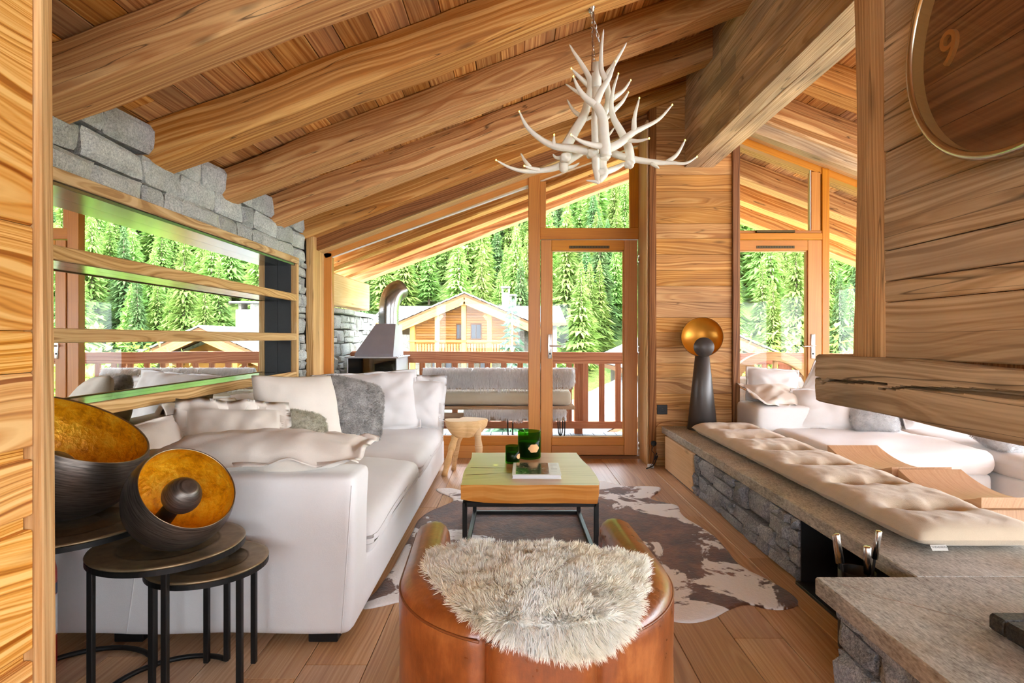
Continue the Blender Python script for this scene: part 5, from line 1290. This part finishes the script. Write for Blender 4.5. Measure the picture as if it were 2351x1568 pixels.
# ================================================================== OUTSIDE: balcony, stove, chalets, forest
ER = random.Random(21)
ZD = -.03
deck = tag(wbox('balcony_floor', -2.6, 5.8, 5.56, 7.2, ZD - .12, ZD - .03, M_joint, None, 'x'), 'weathered grey board floor of the balcony', 'balcony', kind='structure')
x = -2.5
while x < 5.6:
    wbox('deck_board', x + .004, x + .136, 5.56, 7.15, ZD - .03, ZD, M_deck, deck, 'y', .003); x += .14
YR = 6.98
rl = root('balcony_railing', (1.5, YR, ZD), 'red-brown timber railing along the balcony edge', 'railing')
rough_beam('top_rail', (-2.1, YR, .92), (5.7, YR, .885), .10, .14, M_rail, rl, (0, 0, 1), 3, .004, .3)
rough_beam('bottom_rail', (-2.3, YR, .085), (5.7, YR, .085), .07, .09, M_rail, rl, (0, 0, 1), 5, .003, .3)
x = -1.9
while x < 5.6:
    wbox('baluster', x - .034, x + .034, YR - .016, YR + .016, .12, .86, M_rail, rl, 'z', .004); x += .2
for xx in (-2.0, .82, 3.4, 5.6): wbox('post', xx - .05, xx + .05, YR + .02, YR + .12, ZD, .9, M_rail, rl, 'z', .004)

# stone side wall with a capping course and a cut beam end
M_bluestone = M_stone
sw = root('balcony_side_wall', (-2.1, 6.9, 0), 'grey dry-stone side wall of the balcony beyond the window', 'wall')
wbox('core', -2.25, -2.05, 5.62, 8.2, ZD, 1.45, M_joint, sw, 'y'); lay(rubble(5.62, 8.2, 0, 1.42, .09, .17, .14, .40, 31), sw, M_bluestone, face_px(-1.96), .12, .008, 31)
y = 5.62
while y < 8.15:
    l = ER.uniform(.35, .6); wbox('cap_stone', -2.28, -1.92, y, min(y + l, 8.2) - .008, 1.43, 1.43 + ER.uniform(.045, .06), M_stone, sw, 'y', .01); y += l
bb = rough_beam('beam_end', (-2.12, 5.7, 1.70), (-2.05, 7.75, 1.70), .22, .36, M_rootw, sw, (0, 0, 1), 8, .008, .2)

# grey steel stove with pyramid hood and corrugated flue
M_grey = plain('stove_steel', (186, 184, 188), .45, .25, 8, .05); M_greyd = plain('stove_front', (150, 142, 148), .45, .25, 8, .06); M_sglass = glass_pane('stove_glass', (.55, .58, .62, 1), 1.7)
g0 = Vector((-1.52, 6.55, 0)); stv = root('outdoor_stove', g0, 'grey steel outdoor fireplace with pyramid hood and corrugated flue on the balcony', 'stove')
bx0, bx1, by0, by1 = -1.80, -1.255, 6.2, 6.88; zb1 = .93
for nm, a in (('side_plate', (bx1 - .012, bx1, by0, by1, .25, zb1)), ('side_plate', (bx0, bx0 + .012, by0, by1, .25, zb1)), ('back_plate', (bx0, bx1, by1 - .012, by1, .25, zb1)), ('top_plate', (bx0 - .02, bx1 + .02, by0 - .02, by1 + .02, zb1, zb1 + .015)), ('bottom_plate', (bx0, bx1, by0, by1, .25, .27))):
    wbox(nm, *a, M_grey, stv, 'x', .003)
wbox('front_glass', bx0 + .012, bx1 - .012, by0 + .004, by0 + .010, .27, zb1, M_sglass, stv, 'x', .001)
wbox('pedestal', bx0 + .1, bx1 - .1, by0 + .15, by1 - .15, ZD, .25, M_grey, stv, 'z', .004)
wbox('ash_bed', bx0 + .03, bx1 - .03, by0 + .08, by1 - .08, .27, .36, M_blk, stv, 'x', .02)
lo = [(bx0 + .07, by0 + .05), (bx1 - .05, by0 + .05), (bx1 - .05, by1 - .05), (bx0 + .07, by1 - .05)]; hi = [(-1.52, 6.36), (-1.30, 6.36), (-1.30, 6.72), (-1.52, 6.72)]
z0, z1 = zb1 + .015, 1.31
V = [(a, b, z0) for a, b in lo] + [(a, b, z0 + .03) for a, b in lo] + [(a, b, z1) for a, b in hi]
Fc = [(0, 3, 2, 1), (8, 9, 10, 11)] + [(k*4 + i, k*4 + (i+1) % 4, k*4 + 4 + (i+1) % 4, k*4 + 4 + i) for k in (0, 1) for i in range(4)]
hd = world('hood', V, Fc, [M_grey, M_greyd], stv); hd.data.polygons[6].material_index = 1; hd.data.polygons[2].material_index = 1
fl = smooth_path([(-1.41, 6.5, 1.29), (-1.41, 6.5, 1.42), (-1.40, 6.5, 1.53), (-1.38, 6.52, 1.62), (-1.345, 6.56, 1.68), (-1.30, 6.62, 1.71)], 9)
V, Fc = tube_geo(fl, [.110 + .009 * (i % 2) for i in range(len(fl))], 24); world('flue', V, Fc, plain('galvanised', (172, 172, 174), .25, .95), stv, True)
for i in range(6): lathe('rivet', [(0, .004), (.006, .002), (.006, 0)], M_blk, stv, Matrix.Translation((bx1 - .02, by0 + .08 + .12 * i, zb1 + .015)), 8)

# balcony bench with its white fur throw
M_oldw = wood('bench_wood', (120, 92, 66), (168, 136, 104), (196, 168, 136), 6, 3, .7, .2, .1, .3)
M_canvas = cloth('bench_canvas', (196, 186, 162), .95, 900, .2, .4, .06)
ob = root('balcony_bench', (-.15, 6.55, ZD), 'timber balcony bench with canvas cushion under a white fur throw', 'bench')
ox0, ox1 = -1.0, .70; oy = 6.52
wbox('back_board', ox0, ox1, oy, oy + .04, .56, .78, M_oldw, ob, 'x', .006); wbox('seat_board', ox0 - .02, ox1 + .02, oy - .02, oy + .36, .33, .37, M_oldw, ob, 'x', .006); wbox('lower_board', ox0, ox1 - .1, oy, oy + .04, .20, .29, M_oldw, ob, 'x', .006)
rbox('canvas_cushion', ((ox0 + ox1) / 2, oy + .17, .46), (ox1 - ox0 - .03, .34, .17), .05, M_canvas, ob, 6, softf(71, .01))
for xx in (ox0 + .1, ox1 - .12):
    for yy in (oy + .03, oy + .3): V, Fc = join([tube_geo(smooth_path([(xx - .03, yy, .34), (xx - .025, yy, .05), (xx, yy, ZD + .012), (xx + .025, yy, .05), (xx + .03, yy, .34)], 5), .008, 6)]); world('hairpin_leg', V, Fc, M_blk, ob, True)
xx = -.02; V, Fc = tube_geo(smooth_path([(xx - .03, oy, .34), (xx - .025, oy, .05), (xx, oy, ZD + .012), (xx + .025, oy, .05), (xx + .03, oy, .34)], 5), .008, 6); world('hairpin_leg', V, Fc, M_blk, ob, True)
M_wfur = hairy('white_fur', (238, 237, 238), (245, 244, 244), (250, 250, 250), 6, .15)
def throw(name, x0, x1, yf, yb, zt, zf, label, mat, n, ln, seed, cat='fur throw'):
    V, Fc = [], []; nx_, m_ = 40, 18
    for i in range(nx_ + 1):
        u = i / nx_; x_ = x0 + (x1 - x0) * u; w_ = .03 * noise.noise(Vector((u * 5, seed, 0)))
        lowz = zf + w_ + (zt - zf) * .25 * (max(0, .12 - u) / .12 + max(0, u - .92) / .08)
        for j in range(m_ + 1):
            t = j / m_
            if t < .5: q = t / .5; p = (x_, yf - .012 - .012 * math.sin(q * 3.1), lowz + (zt - lowz) * q)
            elif t < .7: q = (t - .5) / .2; p = (x_, yf - .012 + (yb - yf + .024) * q, zt + .018 * math.sin(q * math.pi))
            else: q = (t - .7) / .3; p = (x_, yb + .012, zt - (zt - zf) * .6 * q)
            V.append(Vector(p))
    for i in range(nx_):
        for j in range(m_): a = i*(m_+1) + j; Fc.append((a, a + m_ + 1, a + m_ + 2, a + 1))
    o = world(name, V, Fc, mat, None, True); tag(o, label, cat)
    P, Nn = sample(V, Fc, n, seed); FV, FF = fur_geo(P, Nn, ln, .006, seed, (0, 0, -1), 1.1, .4, .4, segs=3)
    f = fastmesh('fur', FV, FF, mat, o, Matrix()); f['kind'] = 'stuff'
throw('fur_throw', -1.02, .72, 6.52, 6.56, .79, .58, 'long white fur throw hanging over the back of the balcony bench', M_wfur, 9000, .06, 81)
throw('fur_throw', -.55, .62, 6.50, 6.56, .325, .235, 'white fur hem hanging below the seat of the balcony bench', M_wfur, 3500, .05, 83)

# cart wheel and grey fur seat behind the second door
cw = root('cart_wheel', (3.3, 6.35, .0), 'old wooden cart wheel standing on the balcony behind the second door', 'wheel')
wc = Vector((2.93, 6.45, .45)); Rw = .50
V, Fc = [], []
for i in range(64):
    a_ = 2*math.pi*i/64
    for dr, dy in ((-.055, -.04), (.045, -.04), (.045, .04), (-.055, .04)): V.append((wc.x + (Rw + dr) * math.cos(a_), wc.y + dy, wc.z + (Rw + dr) * math.sin(a_)))
for i in range(64):
    for j in range(4): Fc.append((i*4 + j, i*4 + (j+1) % 4, ((i+1) % 64)*4 + (j+1) % 4, ((i+1) % 64)*4 + j))
world('felloe_rim', V, Fc, M_post, cw); 
for i in range(10): a_ = 2*math.pi*(i + .3)/10; d_ = Vector((math.cos(a_), 0, math.sin(a_))); bar('spoke', wc + d_ * .08, wc + d_ * (Rw - .05), .05, .04, M_post, cw, (0, 1, 0), .008)
lathe('hub', [(0, -.09), (.06, -.09), (.09, -.04), (.09, .04), (.06, .09), (0, .09)], M_post, cw, Matrix.Translation(wc) @ Matrix.Rotation(R(90), 4, 'X'), 24)
gs = root('fur_daybed', (2.9, 6.7, ZD), 'grey fur covered seat on the balcony behind the cart wheel', 'bench')
wbox('frame', 2.2, 3.7, 6.58, 6.9, ZD, .35, M_oldw, gs, 'x', .01); rbox('fur_cover', (2.95, 6.74, .52), (1.56, .30, .34), .06, M_furpale, gs, 8, softf(91, .03))

# terrain
def zt_(x, y):
    z = -5.5 + 1.2 * noise.noise(Vector((x * .03, y * .03, 0)))
    if y > 44: z += (y - 44) * .36 + max(0, y - 90) * .16
    z += 4.0 * noise.noise(Vector((x * .012, y * .012, 4))) * min(1, max(0, y - 44) / 40)
    return z
g = G('meadow'); tc = g.n('TexCoord').outputs['Object']; n1 = g.noise(tc, .25, 6, .7); n2 = g.noise(tc, 3, 4, .7)
g.bsdf(g.ramp(g.math('MULTIPLY_ADD', n1, .6, g.math('MULTIPLY', n2, .4)), [(.3, (66, 80, 36)), (.5, (92, 104, 50)), (.7, (118, 126, 72))]), .95, 0, n2, .6, .3, .1); M_mead = g.m
nx, ny = 70, 60; V, Fc = [], []
for i in range(nx + 1):
    for j in range(ny + 1):
        x_ = -240 + 560 * i / nx; y_ = 9 + 420 * (j / ny)**1.5; V.append((x_, y_, zt_(x_, y_)))
for i in range(nx):
    for j in range(ny): a = i*(ny+1) + j; Fc.append((a, a + ny + 1, a + ny + 2, a + 1))
tag(put('hillside', V, Fc, M_mead, None, None, True), 'sunlit green mountainside behind the chalets', 'hillside', kind='structure')

# trees
def leaf_mat(name, c0, c1, c2, tr=.25):
    g = G(name); tc = g.n('TexCoord').outputs['Object']; r_ = g.n('ObjectInfo').outputs['Random']; n1 = g.noise(tc, .9, 4, .7)
    c = g.ramp(n1, [(.3, c0), (.5, c1), (.7, c2)]); hs = g.n('HueSaturation', {'Color': c, 'Value': g.math('MULTIPLY_ADD', r_, .5, .75), 'Hue': g.math('MULTIPLY_ADD', r_, .03, .485)})
    d = g.n('BsdfDiffuse', {'Color': hs.outputs[0]}); t = g.n('BsdfTranslucent', {'Color': hs.outputs[0]}); m = g.n('MixShader', {0: tr, 1: d.outputs[0], 2: t.outputs[0]})
    g.t.links.new(m.outputs[0], g.out.inputs[0]); return g.m
M_larch = leaf_mat('larch_needles', (100, 128, 60), (134, 160, 80), (164, 188, 106)); M_fir = leaf_mat('fir_needles', (70, 96, 56), (98, 126, 74), (126, 152, 96)); M_leafb = leaf_mat('shrub_leaves', (110, 150, 50), (156, 190, 76), (200, 224, 120))
M_bark = plain('bark', (128, 108, 90), .9, 0, 3, .3)
def conifer_geo(seed, h, rad, levels, per, lean=0.0):
    rs = random.Random(seed); V, F3, mi = [], [], []
    n = 6; k0 = 0
    for i in range(3):
        z = h * i / 2.2; r_ = .018 * h * (1 - i / 2.3)
        for j in range(n): V.append((r_ * math.cos(2*math.pi*j/n), r_ * math.sin(2*math.pi*j/n), z))
    for i in range(2):
        for j in range(n):
            a, b, c, d = i*n + j, i*n + (j+1) % n, (i+1)*n + (j+1) % n, (i+1)*n + j; F3 += [(a, b, c), (a, c, d)]; mi += [1, 1]
    for L in range(levels):
        t = L / (levels - 1); z = h * (.14 + .85 * t); rr = rad * (1 - t)**.8 * rs.uniform(.7, 1.1) + .015 * h
        m = max(4, int(per * (1 - t * .55)))
        for q in range(m):
            if rs.random() < .12: continue
            a = 2*math.pi*(q + rs.random()) / m; d = Vector((math.cos(a), math.sin(a), 0)); s = Vector((-d.y, d.x, 0)); l = rr * rs.uniform(.55, 1.15); dr = rs.uniform(.12, .42)
            # a drooping spray made of three ragged leaflets
            for w_, off in ((.0, 0), (.5, .35), (-.5, .35)):
                p0 = d * l * .08 * (1 + off) + Vector((0, 0, z)); dd = (d + s * w_).normalized()
                ll = l * (1 - .35 * abs(w_)); p1 = p0 + dd * ll * .55 + Vector((0, 0, -dr * ll * .25 + rs.uniform(-.04, .06) * h * .3)); p2 = p0 + dd * ll + Vector((0, 0, -dr * ll))
                wv = s * ll * rs.uniform(.09, .16) + Vector((0, 0, rs.uniform(-.06, .02) * ll)); hv = Vector((0, 0, -ll * rs.uniform(.10, .22)))
                k = len(V); V += [tuple(p0), tuple(p1 + wv), tuple(p1 - wv), tuple(p2), tuple(p1 + hv)]
                F3 += [(k, k+2, k+1), (k+1, k+2, k+3), (k, k+4, k+3)]; mi += [0, 0, 0]
    return np.array(V), np.array(F3), mi
def tree_mesh(seed, h, rad, lv, per, leaf):
    V, F3, mi = conifer_geo(seed, h, rad, lv, per); me = mk(V.tolist(), F3.tolist(), [leaf, M_bark], False, 'conifer'); me.polygons.foreach_set('material_index', mi); return me
KIND = [(tree_mesh(1, 16, 2.9, 48, 17, M_larch), 'larch_tree', 'tall pale green larch on the mountainside behind the chalets'), (tree_mesh(2, 19, 3.1, 54, 17, M_larch), 'larch_tree', 'tall pale green larch on the mountainside behind the chalets'), (tree_mesh(3, 13, 2.6, 42, 17, M_larch), 'larch_tree', 'tall pale green larch on the mountainside behind the chalets'), (tree_mesh(4, 15, 2.7, 50, 18, M_fir), 'fir_tree', 'darker green fir among the larches on the mountainside'), (tree_mesh(5, 18, 2.5, 54, 18, M_fir), 'fir_tree', 'darker green fir among the larches on the mountainside')]
spots = []
y = 50.0
while y < 290:
    dx = 3.2 + (y - 50) * .014; x = -.42 * y - 4
    while x < .92 * y + 6:
        xx, yy = x + ER.uniform(-1.5, 1.5), y + ER.uniform(-1.8, 1.8); tn = xx / yy
        meadow = -.30 < tn < -.10 and yy < 70 + 70 * (tn + .2)
        if not meadow and ER.random() < .90: spots.append((xx, yy))
        x += dx
    y += 3.6 + (y - 50) * .02
spots.sort(key=lambda p: p[1])
vis = [p for p in spots if -.33 < p[0] / p[1] < .78]
near, far = vis[:290], vis[290:] + [p for p in spots if p not in set(vis)]
for i, (xx, yy) in enumerate(near):
    me, nm, lb_ = KIND[ER.choice((0, 0, 1, 1, 2, 2, 3, 4))]
    o = bpy.data.objects.new(nm, me); s_ = ER.uniform(.55, .85)
    link(o, None, Matrix.Translation((xx, yy, zt_(xx, yy) - .5)) @ Matrix.Rotation(ER.uniform(0, 6.28), 4, 'Z') @ Matrix.Diagonal((s_, s_, s_ * ER.uniform(.9, 1.15), 1)))
    tn = xx / yy; zone = 'above the meadow by the lift pylon' if tn < -.12 else 'behind the timber chalet' if tn < .05 else 'beyond the low stone house' if tn < .3 else 'behind the chalet with the orange gable'
    lb_ = ('short ' if s_ < .65 else 'mid-height ' if s_ < .75 else 'tall ') + ('pale green larch ' if nm == 'larch_tree' else 'darker green fir ') + ('low on the slope ' if yy < 75 else 'higher up the slope ') + zone
    tag(o, lb_, 'tree', 'larches on the mountainside' if nm == 'larch_tree' else 'firs on the mountainside')
lowV, lowF, lowm = conifer_geo(9, 15, 2.8, 20, 8)
VV, FF_, MI = [], [], []; k = 0
for xx, yy in far:
    a_ = ER.uniform(0, 6.28); s_ = ER.uniform(.65, 1.1); c, s = math.cos(a_), math.sin(a_)
    Q = lowV @ np.array([[c, s, 0], [-s, c, 0], [0, 0, 1]]) * s_ + np.array([xx, yy, zt_(xx, yy) - .5]); VV.append(Q); FF_.append(lowF + k); MI += lowm; k += len(Q)
fo = fastmesh('forest', np.concatenate(VV), np.concatenate(FF_), [M_larch, M_bark]); fo.data.polygons.foreach_set('material_index', MI)
tag(fo, 'dense distant conifer forest higher up the mountainside', 'forest', kind='stuff')
# leafy shrubs below the balcony
def shrub_mesh(seed, r_, n):
    rs = np.random.RandomState(seed); d = rs.normal(0, 1, (n, 3)); d /= np.linalg.norm(d, axis=1)[:, None]; d[:, 2] = np.abs(d[:, 2])
    lob = np.array([1 + .25 * math.sin(5 * a + seed) for a in np.arctan2(d[:, 1], d[:, 0])]); c = d * (r_ * rs.uniform(.55, 1, (n, 1)) * lob[:, None]) * np.array([1, 1, 1.25])
    u = np.cross(d, rs.normal(0, 1, (n, 3))); u /= np.linalg.norm(u, axis=1)[:, None]; v = np.cross(u, d) + d * .5; sz = r_ * .055 * rs.uniform(.6, 1.3, (n, 1))
    V = np.concatenate([c - u * sz * .45, c + v * sz, c + u * sz * .45, c - v * sz]); ar = np.arange(n); return V, np.stack([ar, ar + n, ar + 2*n, ar + 3*n], 1)
SH = []
for s_ in (1, 2): V, F4 = shrub_mesh(s_, 2.2, 2600); o = fastmesh('leafy_shrub', V, F4, M_leafb); SH.append(o.data); COL.objects.unlink(o); WM.pop(o)
for i, (xx, yy, zz, s_) in enumerate(((9.2, 15, -2.2, 1.0), (11.4, 16.5, -2.0, 1.15), (7.0, 17, -2.6, 1.0), (12.6, 14.5, -2.2, 1.0), (14.0, 18.5, -2.0, 1.2), (5.6, 20, -3.2, 1.0), (9.8, 19, -2.0, 1.2), (16.5, 19, -2.4, 1.2))):
    o = bpy.data.objects.new('leafy_shrub', SH[i % 2]); link(o, None, Matrix.Translation((xx, yy, zz)) @ Matrix.Rotation(i * 1.3, 4, 'Z') @ Matrix.Diagonal((s_, s_, s_, 1))); tag(o, 'bright green leafy shrub below the balcony railing', 'shrub', 'shrubs below the balcony')
sp_ = bpy.data.objects.new('spruce_tree', tree_mesh(7, 6.2, 1.5, 26, 13, leaf_mat('blue_spruce_needles', (58, 82, 62), (84, 108, 84), (112, 134, 108)))); sp = onY(1176, 900, 21); link(sp_, None, Matrix.Translation((sp.x, 21, -3.6))); tag(sp_, 'small bluish spruce in front of the timber chalet', 'tree')

# chalets
M_ctim = wood('chalet_timber', (118, 74, 34), (150, 100, 52), (176, 126, 72), 3, 3, .7, .1, .12, .2); M_cdark = wood('chalet_timber_dark', (70, 42, 22), (96, 62, 36), (120, 82, 50), 3, 3, .7, .1, .1, .2)
M_lauze = stone('roof_slate', (80, 77, 73), (118, 114, 109), (150, 146, 140), .15, .8, .4, .4); M_cst = stone('chalet_stone', (84, 78, 70), (122, 115, 104), (156, 149, 137), .12, .9, .5, .3)
M_cglass = plain('chalet_window_glass', (34, 38, 44), .15, 0, 0, 0, 0, .3)
def chalet(name, x0, x1, y0, y1, zbase, zeave, zridge, label, cat='chalet', over=1.0, stone_wing=True, rows=10, detail=True):
    xc = (x0 + x1) / 2; c = root(name, (xc, (y0 + y1) / 2, zbase), label, cat)
    prism('wall_body', [(x0, zbase), (x1, zbase), (x1, zeave), (xc, zridge), (x0, zeave)], y0, y1, M_cst, c)
    sl_ = (zridge - zeave) / (xc - x0)
    for sg in (-1, 1):
        xe = xc + sg * ((x1 - x0) / 2 + over); ze = zridge - sl_ * ((x1 - x0) / 2 + over)
        rf = prism('roof_slope', [(xc, zridge + .05), (xe, ze + .05), (xe, ze + .22), (xc, zridge + .24)], y0 - 1.4, y1 + .3, M_cdark, c)
        L = math.hypot(xe - xc, ze - zridge); ex = Vector((xe - xc, 0, ze - zridge)).normalized(); nn = Vector((-ex.z * sg, 0, abs(ex.x))) * (1 if True else 1)
        for k in range(rows):
            p = Vector((xc, 0, zridge + .26)) + ex * (L * (k + .5) / rows); V, Fc = cbox(L / rows * 1.12, y1 - y0 + 1.75, .06, .01)
            Mx = frame_m((p.x, (y0 - 1.45 + y1 + .3) / 2, p.z + .03), ex * sg, (0, 0, 1)) @ Matrix.Rotation(R(3.0 * sg), 4, 'Y'); put('slate_course', V, Fc, M_lauze, rf, Mx)
        a_, b_ = Vector((xc, y0 - 1.42, zridge - .05)), Vector((xe, y0 - 1.42, ze - .05)); bar('barge_board', a_, b_, .10, .30, M_ctim, c)
    return c, xc, sl_
YC = 26.0; cS = F / YC
def cx_(px): return (px - CX) / cS
def cz_(py): return H - (py - CY) / cS
xa, xb = cx_(940), cx_(1204)
c1, xc, sl_ = chalet('timber_chalet', xa, xb, YC, YC + 9, -4.5, cz_(748), cz_(692), 'sunny timber chalet with slate roof and balcony across from the railing')
prism('gable_cladding', [(cx_(952), cz_(812)), (cx_(1190), cz_(812)), (cx_(1190), cz_(745)), (xc, cz_(700)), (cx_(952), cz_(745))], YC - .08, YC - .002, M_ctim, c1)
for i, py in enumerate(range(712, 806, 6)):
    hw = min(cx_(1190) - xc, (cz_(py) * -1 + cz_(697)) / sl_ if py < 745 else 99)
    wbox('cladding_plank', xc - hw + .05, xc + hw - .05, YC - .13, YC - .07, cz_(py + 6) + .006, cz_(py) - .004, M_ctim, c1, 'x', .01)
for px in (958, 1012, 1070, 1126, 1173): bar('post', (cx_(px), YC - 1.2, cz_(860)), (cx_(px), YC - 1.2, cz_(700 if px == 1070 else (724 if px in (1012, 1126) else 744))), .2, .2, M_ctim, c1)
for px in (1012, 1126): bar('brace', (cx_(px), YC - 1.2, cz_(740)), (cx_(px + (12 if px < 1070 else -12)), YC - 1.2, cz_(726)), .14, .14, M_ctim, c1)
wbox('balcony_handrail', cx_(950), cx_(1190), YC - 1.32, YC - 1.1, cz_(785), cz_(781), M_ctim, c1, 'x', .01); wbox('balcony_floor', cx_(945), cx_(1195), YC - 1.3, YC, cz_(818), cz_(811), M_ctim, c1, 'x', .01)
for k in range(34):
    px = 960 + k * 6.3; wbox('balcony_slat', cx_(px), cx_(px + 4.2), YC - 1.24, YC - 1.19, cz_(811), cz_(789), M_ctim, c1, 'z', .01)
for a, b in ((1050, 1064), (1083, 1104)):
    w_ = wbox('window', cx_(a - 2), cx_(b + 2), YC - .17, YC - .10, cz_(780), cz_(743), M_cdark, c1, 'x', .01); wbox('window_pane', cx_(a), cx_(b), YC - .19, YC - .16, cz_(777), cz_(746), M_cglass, w_, 'x', .005); wbox('glazing_bar', cx_((a + b) / 2 - .6), cx_((a + b) / 2 + .6), YC - .21, YC - .17, cz_(777), cz_(746), M_cdark, w_, 'z', .005)
for px in (1000, 1030, 1110): 
    w_ = wbox('window', cx_(px - 9), cx_(px + 9), YC - .05, YC + .02, cz_(850), cz_(826), M_cdark, c1, 'x', .01); wbox('window_pane', cx_(px - 7), cx_(px + 7), YC - .07, YC - .04, cz_(848), cz_(828), M_cglass, w_, 'x', .005)
for px, py0, py1, w2 in ((1161, 672, 720, 9), (1178, 690, 725, 7)):
    yb = YC + 2.2; q = onY(px, py0, yb); q2 = onY(px, py1, yb); ww = w2 * yb / F
    ch_ = wbox('chimney', q.x - ww, q.x + ww, yb - ww, yb + ww, q2.z - .4, q.z, M_cst, c1, 'z', .02); wbox('chimney_cap', q.x - ww * 1.25, q.x + ww * 1.25, yb - ww * 1.25, yb + ww * 1.25, q.z + .22, q.z + .30, M_lauze, ch_, 'x', .02)
    for sx in (-1, 1): wbox('cap_leg', q.x + sx * ww * .8 - .05, q.x + sx * ww * .8 + .05, yb - ww * .8, yb + ww * .8, q.z - .01, q.z + .22, M_cst, ch_, 'z', .01)
# long slate roof behind, low roof at the left, houses further right
def long_roof(name, px0, px1, py0, py1, Yn, Yf, label):
    a, b = onY(px0, py1, Yn), onY(px1, py1, Yn); zt2 = onY(px0, py0, Yf).z; c = root(name, ((a.x + b.x) / 2, Yn, -5), label, 'house')
    wbox('wall_body', a.x + .5, b.x - .5, Yn + .8, Yf + 5, -5, a.z, M_cst, c, 'x'); n_ = 6
    for k in range(n_):
        y0_, y1_ = Yn + (Yf - Yn) * k / n_, Yn + (Yf - Yn) * (k + 1.1) / n_; z0_, z1_ = a.z + (zt2 - a.z) * k / n_, a.z + (zt2 - a.z) * (k + 1.1) / n_
        V, Fc = cbox(b.x - a.x, math.hypot(y1_ - y0_, z1_ - z0_), .08, .01); put('slate_course', V, Fc, M_lauze, c, frame_m(((a.x + b.x) / 2, (y0_ + y1_) / 2, (z0_ + z1_) / 2 + .05), (1, 0, 0), Vector((0, -(z1_ - z0_), y1_ - y0_))))
    bar('gutter', (a.x, Yn - .05, a.z - .05), (b.x, Yn - .05, a.z - .05), .2, .16, M_ctim, c)
    prism('rear_slope', [(Yf, zt2 + .1), (Yf + 5.2, a.z), (Yf + 5.2, a.z - .2), (Yf, zt2 - .1)], a.x, b.x, M_lauze, c, 'x')
long_roof('slate_house', 845, 1300, 706, 742, 34, 38.5, 'long slate-roofed house behind the timber chalet')
chalet('low_house', 2.35, 8.2, 17.5, 24, -6.5, -1.9, -.55, 'low stone house with slate roof seen through the balusters')
c3, xc3, s3 = chalet('neighbour_chalet', 5.2, 10.2, 22.6, 30, -5, .2, 1.3, 'chalet with an orange timber gable and stone chimney beyond the second door')
prism('gable_cladding', [(5.7, -.8), (9.7, -.8), (9.7, .3), (xc3, 1.1), (5.7, .3)], 22.5, 22.6, M_ctim, c3)
for k in range(4): bar('rafter_foot', (xc3 + (k - 1.5) * .9, 21.2, 1.05 - abs(k - 1.5) * .9 * s3 - .3), (xc3 + (k - 1.5) * .9, 22.6, 1.05 - abs(k - 1.5) * .9 * s3 - .3), .18, .22, M_ctim, c3)
ch_ = wbox('chimney', 6.8, 7.6, 23.8, 24.6, .5, 2.35, M_cst, c3, 'z', .03); wbox('chimney_cap', 6.62, 7.78, 23.6, 24.8, 2.6, 2.68, M_lauze, ch_, 'x', .02)
for sx in (6.9, 7.4): wbox('cap_leg', sx, sx + .12, 23.9, 24.5, 2.34, 2.62, M_cst, ch_, 'z', .01)
# ski-lift pylon
py_ = root('lift_pylon', (onY(893, 640, 100).x, 100, zt_(-21.6, 100)), 'white ski-lift pylon standing on the meadow', 'pylon'); M_pyl = plain('pylon_white', (230, 232, 232), .5, .2)
b_ = Vector((onY(893, 640, 100).x, 100, zt_(-21.6, 100))); lathe('mast', [(0, 0), (.42, 0), (.30, 8), (0, 8)], M_pyl, py_, Matrix.Translation(b_), 16); bar('cross_arm', b_ + Vector((-2.6, 0, 7.6)), b_ + Vector((1.0, 0, 7.6)), .35, .4, M_pyl, py_)
